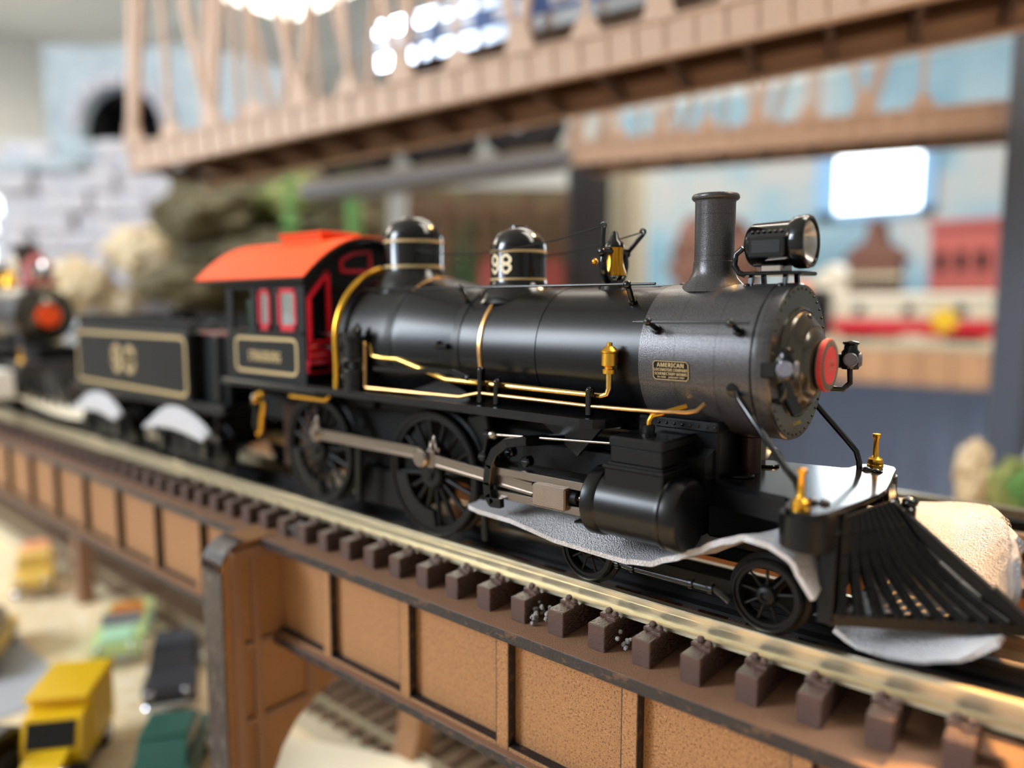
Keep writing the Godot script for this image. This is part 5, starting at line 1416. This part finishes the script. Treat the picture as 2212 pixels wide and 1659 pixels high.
	for k in brown.size():
		var q: Array = brown[k]
		var c := V(-900, 60 + q[1], -410) + e * float(q[0]) + n * float(q[2])
		mk(br, "ledge", rock(Geo.new(), c, V(q[3], q[4] * 0.62, 60), 40 + k, 3.0), M.moss if k == 1 else M.rock_brown, bn[k])
	mk(br, "rock_face", Geo.new().box(V(-965, 60, -440), V(300, 400, 60), 6.0, Basis(e, Y, n)), M.rock_brown)
	mk(br, "vine", Geo.new().tube([V(-735, 232, -390), V(-728, 190, -385), V(-722, 150, -382), V(-716, 110, -380)], 9, 8), M.leaf_green, "green vine hanging over the brown rocks")
	pine("tall bright green tree behind the orange cab roof", V(-786, 60, -338), 178, 22, M.leaf_green)
	pine("dark green pine between the two domes, in front of the wooden trestle", V(-560, 60, -408), 104, 14, M.dark_green)
	pine("slim pine in front of the trestle, next to the grey column", V(-640, 80, -470), 86, 14, M.dark_green)
	# raised track with dark hopper cars
	var va := V(-700, 186, -310)
	var vb := V(-492, 222, -486)
	var vu := (vb - va).normalized()
	var vw := vu.cross(Y).normalized()
	var vbas := Basis(vu, vw.cross(vu), vw)
	var vd := thing("raised_deck", "sloping grey deck girder carrying dark hopper cars", "deck", va)
	mk(vd, "deck_beam", Geo.new().box((va + vb) * 0.5 - vw * -20, V((vb - va).length(), 12, 60), 1.0, vbas), M.deck_grey)
	mk(vd, "deck_rail", Geo.new().box((va + vb) * 0.5 + V(0, 10, 0), V((vb - va).length(), 4, 3), 0.3, vbas).box((va + vb) * 0.5 + V(0, 10, 0) + vw * 34, V((vb - va).length(), 4, 3), 0.3, vbas), M.dull_rail)
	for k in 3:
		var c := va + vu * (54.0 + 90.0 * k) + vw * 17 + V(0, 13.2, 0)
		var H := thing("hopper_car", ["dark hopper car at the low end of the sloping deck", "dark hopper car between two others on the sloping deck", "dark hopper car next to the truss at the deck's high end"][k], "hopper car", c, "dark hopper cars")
		mk(H, "body", Geo.new().prism([P2(-42, 16), P2(-30, 6), P2(30, 6), P2(42, 16), P2(42, 38), P2(-42, 38)], c, vu, vbas.y, -18, 18), M.hopper_black)
		for j in 7:
			mk(H, "rib", Geo.new().box(c + vu * (-36.0 + 12.0 * j) + vbas.y * 26, V(2, 24, 38.5), 0.3, vbas), M.hopper_black)
		mk(H, "painted_highlight", Geo.new().cyl(c + vu * -8 + vbas.y * 27 - vw * 19.4, c + vu * -8 + vbas.y * 27 + vw * 19.4, 7.5, -1.0, 20).cyl(c + vu * 22 + vbas.y * 28 - vw * 19.4, c + vu * 22 + vbas.y * 28 + vw * 19.4, 5.0, -1.0, 20), M.white_lens)  # white discs put on the sides to stand in for round highlights
		for q: float in [-28.0, 28.0]:
			for s: float in [-15.0, 15.0]:
				mk(H, "wheel", Geo.new().cyl(c + vu * q + vbas.y * 5 + vw * s, c + vu * q + vbas.y * 5 + vw * (s + 3.0 * signf(s)), 5.5, -1.0, 16), M.wheel_black)
	# wooden trestle
	var tb := thing("wooden_trestle", "brown wooden trestle of many thin posts below the sloping deck", "trestle", V(-696, -140, -598))
	for k in 15:
		var c := V(-696, 45, -598) + e * (-110.0 + 18.0 * k)
		for d: float in [0.0, 30.0]:
			mk(tb, "post", Geo.new().beam(c + V(0, -185, 0) - n * d, c + V((k % 3 - 1) * 5, 180, 0) - n * d, 6.0, 6.0, e), M.trestle_wood)
	for yy in [10.0, 90.0, 150.0, 200.0]:
		mk(tb, "cross_beam", Geo.new().box(V(-696, yy, -598) + e * 16.0, V(270, 8, 6), 0.5, Basis(e, Y, n)).box(V(-696, yy, -598) + e * 16.0 - n * 32, V(270, 8, 6), 0.5, Basis(e, Y, n)), M.trestle_wood)
	solo("trestle_backboard", Geo.new().box(V(-728, 50, -670), V(300, 380, 12), 1.0, Basis(e, Y, n)), M.rock_brown, "brown board standing behind the wooden trestle", "board", V(-740, -140, -656))
	for k in 3:
		var c := V(-585 + 26.0 * k, 92, -470 - 24.0 * k)
		solo("red_shed", Geo.new().box(c, V(26, 44, 24), 1.0, Basis(e, Y, n)).prism([P2(-16, 20), P2(16, 20), P2(0, 36)], c, e, Y, -14, 14), M.brick_red, ["small red shed beside the dark pine", "small red shed in the middle of three in front of the trestle", "small red shed next to the grey column"][k], "shed", c - V(0, 22, 0))
	solo("shed_ground", Geo.new().b2(V(-700, 40, -560), V(-470, 70, -430), 2.0), M.rock_tan, "", "", V(-585, 40, -495), "", "structure")
	# columns and post
	solo("column_grey", Geo.new().box(V(-527, 40, -580), V(48, 420, 40), 1.0, Basis(e, Y, n)), M.dark_post, "dark grey square column holding the far truss bridge", "column", V(-527, -170, -580))
	solo("column_cream", Geo.new().cyl(V(-516, -150, -655), V(-516, 260, -655), 24.0, -1.0, 32), M.cream_post, "round cream column standing behind the grey column", "column", V(-516, -150, -655))
	solo("post_steel", Geo.new().box(V(-62, 160, -515), V(56, 760, 36), 1.0, Basis(e, Y, n)), M.post_grey, "wide dark blue grey post in front of the painted sky", "post", V(-62, -220, -515))

func build_room() -> void:
	var Y := V(0, 1, 0)
	var x0 := -3400.0
	var x1 := 2200.0
	var z0 := -2600.0
	var z1 := 1500.0
	var yf := -1150.0
	var yc := 1080.0
	var t := 60.0
	solo("floor", Geo.new().b2(V(x0 - t, yf - t, z0 - t), V(x1 + t, yf, z1 + t)), M.floor_grey, "", "", V(0, yf, 0), "", "structure")
	solo("ceiling", Geo.new().b2(V(x0 - t, yc, z0 - t), V(x1 + t, yc + t, z1 + t)), M.ceiling_white, "", "", V(0, yc, 0), "", "structure")
	solo("wall_back", Geo.new().b2(V(x0 - t, yf, z0 - t), V(x1 + t, yc, z0)), M.wall_white, "", "", V(0, yf, z0), "", "structure")
	solo("wall_front", Geo.new().b2(V(x0 - t, yf, z1), V(x1 + t, yc, z1 + t)), M.wall_white, "", "", V(0, yf, z1), "", "structure")
	solo("wall_left", Geo.new().b2(V(x0 - t, yf, z0), V(x0, yc, z1)), M.wall_white, "", "", V(x0, yf, 0), "", "structure")
	solo("wall_right", Geo.new().b2(V(x1, yf, z0), V(x1 + t, yc, z1)), M.wall_white, "", "", V(x1, yf, 0), "", "structure")
	for k in 6:
		solo("trim_%d" % (k + 1), Geo.new().b2(V(x0, yc - 6, -2400 + 620.0 * k), V(x1, yc, -2370 + 620.0 * k)), M.ceiling_strip, "", "", V(0, yc, -2385 + 620.0 * k), "", "structure")
	# painted sky with its bright window
	var sky := solo("backdrop", Geo.new().b2(V(-1400, -150, -2030), V(520, 700, -2000), 1.0), M.sky_paint, "", "", V(-440, -150, -2015), "", "structure")
	sky.set_meta("label", "painted pale blue sky board with soft clouds")
	var wn := thing("window_1", "", "", V(-580, 350, -1990), "", "structure")
	mk(wn, "window_frame", Geo.new().b2(V(-742, 300, -2000), V(-444, 322, -1985), 1.5).b2(V(-742, 520, -2000), V(-444, 540, -1985), 1.5).b2(V(-742, 300, -2000), V(-684, 540, -1985), 1.5).b2(V(-480, 300, -2000), V(-444, 540, -1985), 1.5), M.frame_blue)
	mk(wn, "window_pane", Geo.new().b2(V(-686, 318, -1998), V(-478, 524, -1992)), M.window_light)
	area(V(-582, 421, -1983), V(0, 0, 1), 0.2, 0.2, 0.12, Color(0.94, 0.98, 1.0), "back_window_light")
	var wl := thing("window_2", "", "", V(-3395, 100, -720), "", "structure")
	mk(wl, "window_frame", Geo.new().b2(V(-3400, 170, -860), V(-3380, 190, -500), 2).b2(V(-3400, 470, -860), V(-3380, 490, -500), 2).b2(V(-3400, 170, -880), V(-3380, 490, -856), 2), M.wall_white)
	mk(wl, "window_pane", Geo.new().b2(V(-3400, 188, -860), V(-3390, 472, -500)), M.window_light)
	var wf := thing("window_3", "", "", V(-1120, 500, 1490), "", "structure")
	mk(wf, "window_frame", Geo.new().b2(V(-1570, 330, 1470), V(-670, 370, 1500), 3).b2(V(-1570, 1030, 1470), V(-670, 1070, 1500), 3).b2(V(-1570, 330, 1470), V(-1530, 1070, 1500), 3).b2(V(-710, 330, 1470), V(-670, 1070, 1500), 3), M.wall_white)
	mk(wf, "window_pane", Geo.new().b2(V(-1530, 370, 1485), V(-710, 1030, 1492)), M.window_day)
	# ceiling lamps
	var lamps := [[-1700.0, -1200.0, "fluorescent ceiling panel over the rocks and tunnel"], [-2400.0, -200.0, "fluorescent ceiling panel over the far left shelf unit"], [-500.0, -900.0, "fluorescent ceiling panel over the middle of the layout"], [400.0, -420.0, "fluorescent ceiling panel beyond the front of the engine"]]
	for q in lamps:
		var L := thing("ceiling_lamp", q[2], "lamp", V(q[0], yc - 40, q[1]), "fluorescent ceiling panels")
		var hx := 600.0
		mk(L, "housing", Geo.new().b2(V(q[0] - hx - 20, yc - 40, q[1] - 170), V(q[0] + hx + 20, yc, q[1] + 170), 4), M.ceiling_strip)
		mk(L, "lamp_diffuser", Geo.new().b2(V(q[0] - hx, yc - 46, q[1] - 150), V(q[0] + hx, yc - 40, q[1] + 150), 2), M.lamp_panel)
		area(V(q[0], yc - 52, q[1]), V(0, -1, 0), hx * 0.002, 0.3, LAMP_E, Color(1.0, 0.97, 0.92), "ceiling_panel_light")
	var H := thing("hanging_lamp", "bright hanging fluorescent fixture seen above the truss bridge", "lamp", V(-1370, 1030, -2150))
	var hb := Basis(V(0.76, 0, -0.65), Y, V(0.65, 0, 0.76))
	mk(H, "housing", Geo.new().box(V(-1330, 1056, -2150), V(760, 22, 240), 4, hb), M.ceiling_strip)
	mk(H, "lamp_diffuser", Geo.new().box(V(-1330, 1036, -2150), V(740, 18, 220), 4, hb), M.lamp_panel)
	area(V(-1330, 1020, -2150), V(0, -1, 0), 0.7, 0.2, LAMP_E * 0.5, Color(1.0, 0.97, 0.92), "hanging_panel_light")
	var P := thing("added_uplighter", "added unseen uplighter brightening the ceiling at the far left", "lamp", V(-2600, 900, 250))  # added out-of-view uplighter to brighten the ceiling and the far rocks
	mk(P, "bowl", Geo.new().lathe(V(-2600, 900, 250), Y, [P2(0, -60), P2(120, -50), P2(240, -10), P2(250, 0), P2(240, 4)], 32), M.ceiling_strip)
	mk(P, "lamp_disc", Geo.new().lathe(V(-2600, 896, 250), Y, [P2(236, 0), P2(230, 4), P2(0, 4)], 32), M.lamp_panel)
	mk(P, "rod", Geo.new().cyl(V(-2600, 840, 250), V(-2600, 1080, 250), 8.0, -1.0, 10), M.ceiling_strip)
	area(V(-2600, 912, 250), V(0, 1, 0), 0.4, 0.4, LAMP_E * 2.0, Color(1.0, 0.97, 0.92), "added_uplight")
	# warm spot lamp behind the layout
	var S := thing("spot_lamp", "small warm spot lamp hanging behind the engine", "lamp", WARM_AT)
	mk(S, "shade", Geo.new().lathe(WARM_AT, V(0, 1, 0), [P2(60, 10), P2(52, 40), P2(22, 80), P2(12, 84), P2(12, 175), P2(0, 175)], 28), M.matt_black)
	mk(S, "bulb", Geo.new().ball(WARM_AT + V(0, 0, 0), V(26, 26, 26), 16, 12), M.lamp_warm)
	var b := SpotLight3D.new()
	b.name = "spot_lamp_light"
	b.light_color = Color(1.0, 0.74, 0.42)
	b.light_energy = WARM_E
	b.light_size = 0.04
	b.spot_range = 12.0
	b.spot_attenuation = 2.0
	b.spot_angle = 15.0
	b.spot_angle_attenuation = 0.6
	b.shadow_enabled = true
	b.transform = Transform3D(Basis.looking_at((V(10, -5, 10) - WARM_AT).normalized(), V(0, 1, 0)), WARM_AT * U)
	add_child(b)

func area(at: Vector3, dir: Vector3, sx: float, sy: float, e: float, c: Color, called: String) -> void:
	var a := AreaLight3D.new()
	a.name = called
	a.area_size = Vector2(sx, sy)
	a.area_normalize_energy = true
	a.light_energy = e
	a.light_color = c
	a.shadow_enabled = true
	a.area_range = 14.0
	a.area_attenuation = 2.0
	a.transform = Transform3D(Basis.looking_at(dir, V(0, 1, 0) if absf(dir.y) < 0.9 else V(0, 0, 1)), at * U)
	add_child(a, true)

func build_far_shelf() -> void:
	var Y := V(0, 1, 0)
	var S := thing("display_shelf", "long wooden display shelf in front of the painted sky", "shelf", V(-300, -60, -1300))
	mk(S, "shelf_top", Geo.new().b2(V(-1200, -2, -1560), V(-30, 8, -1190), 1.5), M.shelf_top)
	var k := 0
	var x := -1200.0
	while x < -60.0:
		mk(S, "front_board", Geo.new().b2(V(x, -62, -1200), V(x + 46, -4, -1190), 1.2), M.shelf_wood)
		x += 48.0
	for q: float in [-1160.0, -700.0, -120.0]:
		mk(S, "leg", Geo.new().b2(V(q, -1150, -1500), V(q + 40, -62, -1460), 2), M.shelf_wood)
	var rows: Array = []
	for i in 121:
		var fx := -1200.0 + 1170.0 * i / 120.0
		rows.append([V(fx, -6, -1540), V(fx, -300, -1540 + 9.0 * sin(i * 0.9)), V(fx, -700, -1540 + 14.0 * sin(i * 0.9)), V(fx, -1148, -1540 + 18.0 * sin(i * 0.9))])
	mk(S, "cloth_skirt", Geo.new().sheet(rows, 2.0), M.skirt_cloth, "blue grey cloth hanging under the shelf")
	var C := thing("trolley_car", "red and cream model passenger car with a yellow flower emblem", "passenger car", V(-320, 8, -1240))
	mk(C, "lower_body", Geo.new().b2(V(-440, 20, -1262), V(-196, 46, -1222), 1.5), M.car_red)
	mk(C, "upper_body", Geo.new().b2(V(-440, 46, -1261), V(-196, 78, -1223), 1.5), M.car_cream)
	mk(C, "roof", Geo.new().b2(V(-444, 78, -1264), V(-192, 90, -1220), 4.0), M.car_cream)
	for j in 9:
		mk(C, "window", Geo.new().b2(V(-430 + 26.0 * j, 52, -1223.4), V(-412 + 26.0 * j, 70, -1222.4)), M.dark_glass if j % 3 == 1 else M.shelf_top)
	mk(C, "emblem", Geo.new().cyl(V(-262, 46, -1222.6), V(-262, 46, -1220.6), 20.0, -1.0, 9), M.sun_yellow, "round yellow flower emblem")
	for q: float in [-400.0, -236.0]:
		mk(C, "truck", Geo.new().b2(V(q - 26, 9, -1258), V(q + 26, 20, -1226), 1.0), M.matt_black)
	var B := thing("brick_station", "brown brick model station with a pointed roof behind the red car", "building", V(-400, 8, -1340))
	mk(B, "walls", Geo.new().b2(V(-446, 8, -1370), V(-360, 150, -1320), 1.0), M.brick_brown)
	mk(B, "roof", Geo.new().prism([P2(-58, 150), P2(58, 150), P2(34, 178), P2(16, 186), P2(8, 226), P2(-8, 226), P2(-16, 186), P2(-34, 178)], V(-403, 0, -1345), V(1, 0, 0), Y, -28, 28), M.brick_brown)
	for j in 3:
		mk(B, "window", Geo.new().b2(V(-436 + 27.0 * j, 100, -1320), V(-422 + 27.0 * j, 126, -1319)), M.dark_glass)
	mk(B, "awning", Geo.new().b2(V(-456, 118, -1330), V(-350, 126, -1304), 1.0), M.shelf_top)
	var R := thing("red_warehouse", "flat roofed red brick model warehouse beside the station", "building", V(-240, 8, -1400))
	mk(R, "walls", Geo.new().b2(V(-322, 8, -1440), V(-150, 216, -1380), 1.0), M.brick_red)
	mk(R, "cornice", Geo.new().b2(V(-328, 210, -1446), V(-144, 222, -1374), 1.5), M.brick_red)
	for r in 2:
		for j in 5:
			mk(R, "window", Geo.new().b2(V(-312 + 32.0 * j, 60 + 70.0 * r, -1380), V(-294 + 32.0 * j, 96 + 70.0 * r, -1379)), M.dark_glass)
	solo("shelf_building", Geo.new().b2(V(-520, 8, -1420), V(-452, 122, -1360), 1.5).prism([P2(-40, 122), P2(40, 122), P2(0, 150)], V(-486, 0, -1390), V(1, 0, 0), Y, -34, 34), M.car_cream, "pale gabled model house next to the brown station", "building", V(-486, 8, -1390))
	solo("black_engine", Geo.new().b2(V(-512, 8, -1262), V(-452, 100, -1222), 3.0).cyl(V(-486, 78, -1222), V(-486, 78, -1206), 17.0, -1.0, 24, 2.0), M.hopper_black, "black model engine end next to the red and cream car", "engine", V(-482, 8, -1240))
	solo("lantern", Geo.new().ball(V(-486, 96, -1200), V(14, 20, 10), 16, 12), M.cargo_orange, "orange lantern on the black engine end", "lantern", V(-486, 76, -1200))
	solo("dark_hill", rock(Geo.new(), V(-790, 156, -1476), V(130, 140, 66), 77, 0.0, 26, 18), M.brick_brown, "dark brown rounded hill behind the cream column", "hill", V(-790, 8, -1476))
	var W := thing("wall_shelf", "white shelf unit with red boxes on the far left wall", "shelf", V(-3100, 500, -300))
	var e := V(0.759, 0, -0.651)
	var n := V(0.651, 0, 0.759)
	var o := V(-2680, 640, -420)
	for q: float in [-80.0, 120.0]:
		mk(W, "upright", Geo.new().box(o + e * q, V(34, 420, 60), 2, Basis(e, Y, n)), M.wall_white)
	for q: float in [-200.0, -60.0, 80.0, 200.0]:
		mk(W, "board", Geo.new().box(o + e * 20 + Y * q, V(240, 16, 80), 2, Basis(e, Y, n)), M.wall_white)
	for j in 3:
		solo("red_box", Geo.new().box(o + e * 20 + Y * (-170.0 + 140.0 * j), V(60, 34, 40), 2, Basis(e, Y, n)), M.tender_red, ["dark red box on the lowest board of the white shelf unit", "dark red box on the middle board of the white shelf unit", "dark red box on the upper board of the white shelf unit"][j], "box", o + e * 20 + Y * (-187.0 + 140.0 * j))

const LAMP_E := 0.6
const DAY_E := 5.2
const WARM_AT := Vector3(0, 900, -730)
const WARM_E := 4.0

func _ready() -> void:
	# camera
	var cam := Camera3D.new()
	cam.name = "camera"
	cam.transform = Transform3D(Basis(Vector3(0.758688, 0, -0.651454), Vector3(-0.070197, 0.994178, -0.081752), Vector3(0.647661, 0.107754, 0.754271)), V(0, 73, 174.5) * U)
	var lens := CameraAttributesPhysical.new()
	lens.frustum_focal_length = 23.29
	lens.frustum_focus_distance = 0.186
	lens.exposure_aperture = 4.2
	lens.frustum_near = 0.01
	lens.frustum_far = 40.0
	cam.attributes = lens
	add_child(cam)
	cam.current = true
	# surroundings and exposure
	var we := WorldEnvironment.new()
	we.name = "environment"
	var env := Environment.new()
	env.background_mode = Environment.BG_COLOR
	env.background_color = Color(0.02, 0.02, 0.022)
	env.tonemap_mode = Environment.TONE_MAPPER_LINEAR
	env.tonemap_exposure = 1.12
	env.sdfgi_enabled = true
	env.ssao_enabled = true
	env.ssil_enabled = true
	we.environment = env
	add_child(we)
	# daylight from the large window behind the viewer
	area(V(-1120, 700, 1460), V(0.56, -0.36, -0.73).normalized(), 0.8, 0.66, DAY_E, Color(0.93, 0.96, 1.0), "front_window_light")
	materials()
	build_room()
	build_ground()
	build_bridges()
	build_track(0.0, -760, 80, "brown tied three rail track under the black locomotive and tender", true)
	build_track(-123.0, -760, 200, "three rail track running parallel behind the black locomotive", false)
	build_engine()
	build_tender()
	build_foam()
	build_second_engine()
	var ta := V(-654, 180.2, -101.2)
	var tb := V(-229.6, 212.4, -218.4)
	build_truss("tan model truss bridge rising across above the locomotive", ta, tb, 700, 76, 250)
	coach("chrome and blue model coach standing on the tan truss bridge", ta, tb, 235, 300, 38, 23)
	build_truss("tan model truss bridge resting on the grey column", V(-463, 213, -456), V(-99, 210, -542), 392, 70, 210)
	build_scenery()
	build_far_shelf()
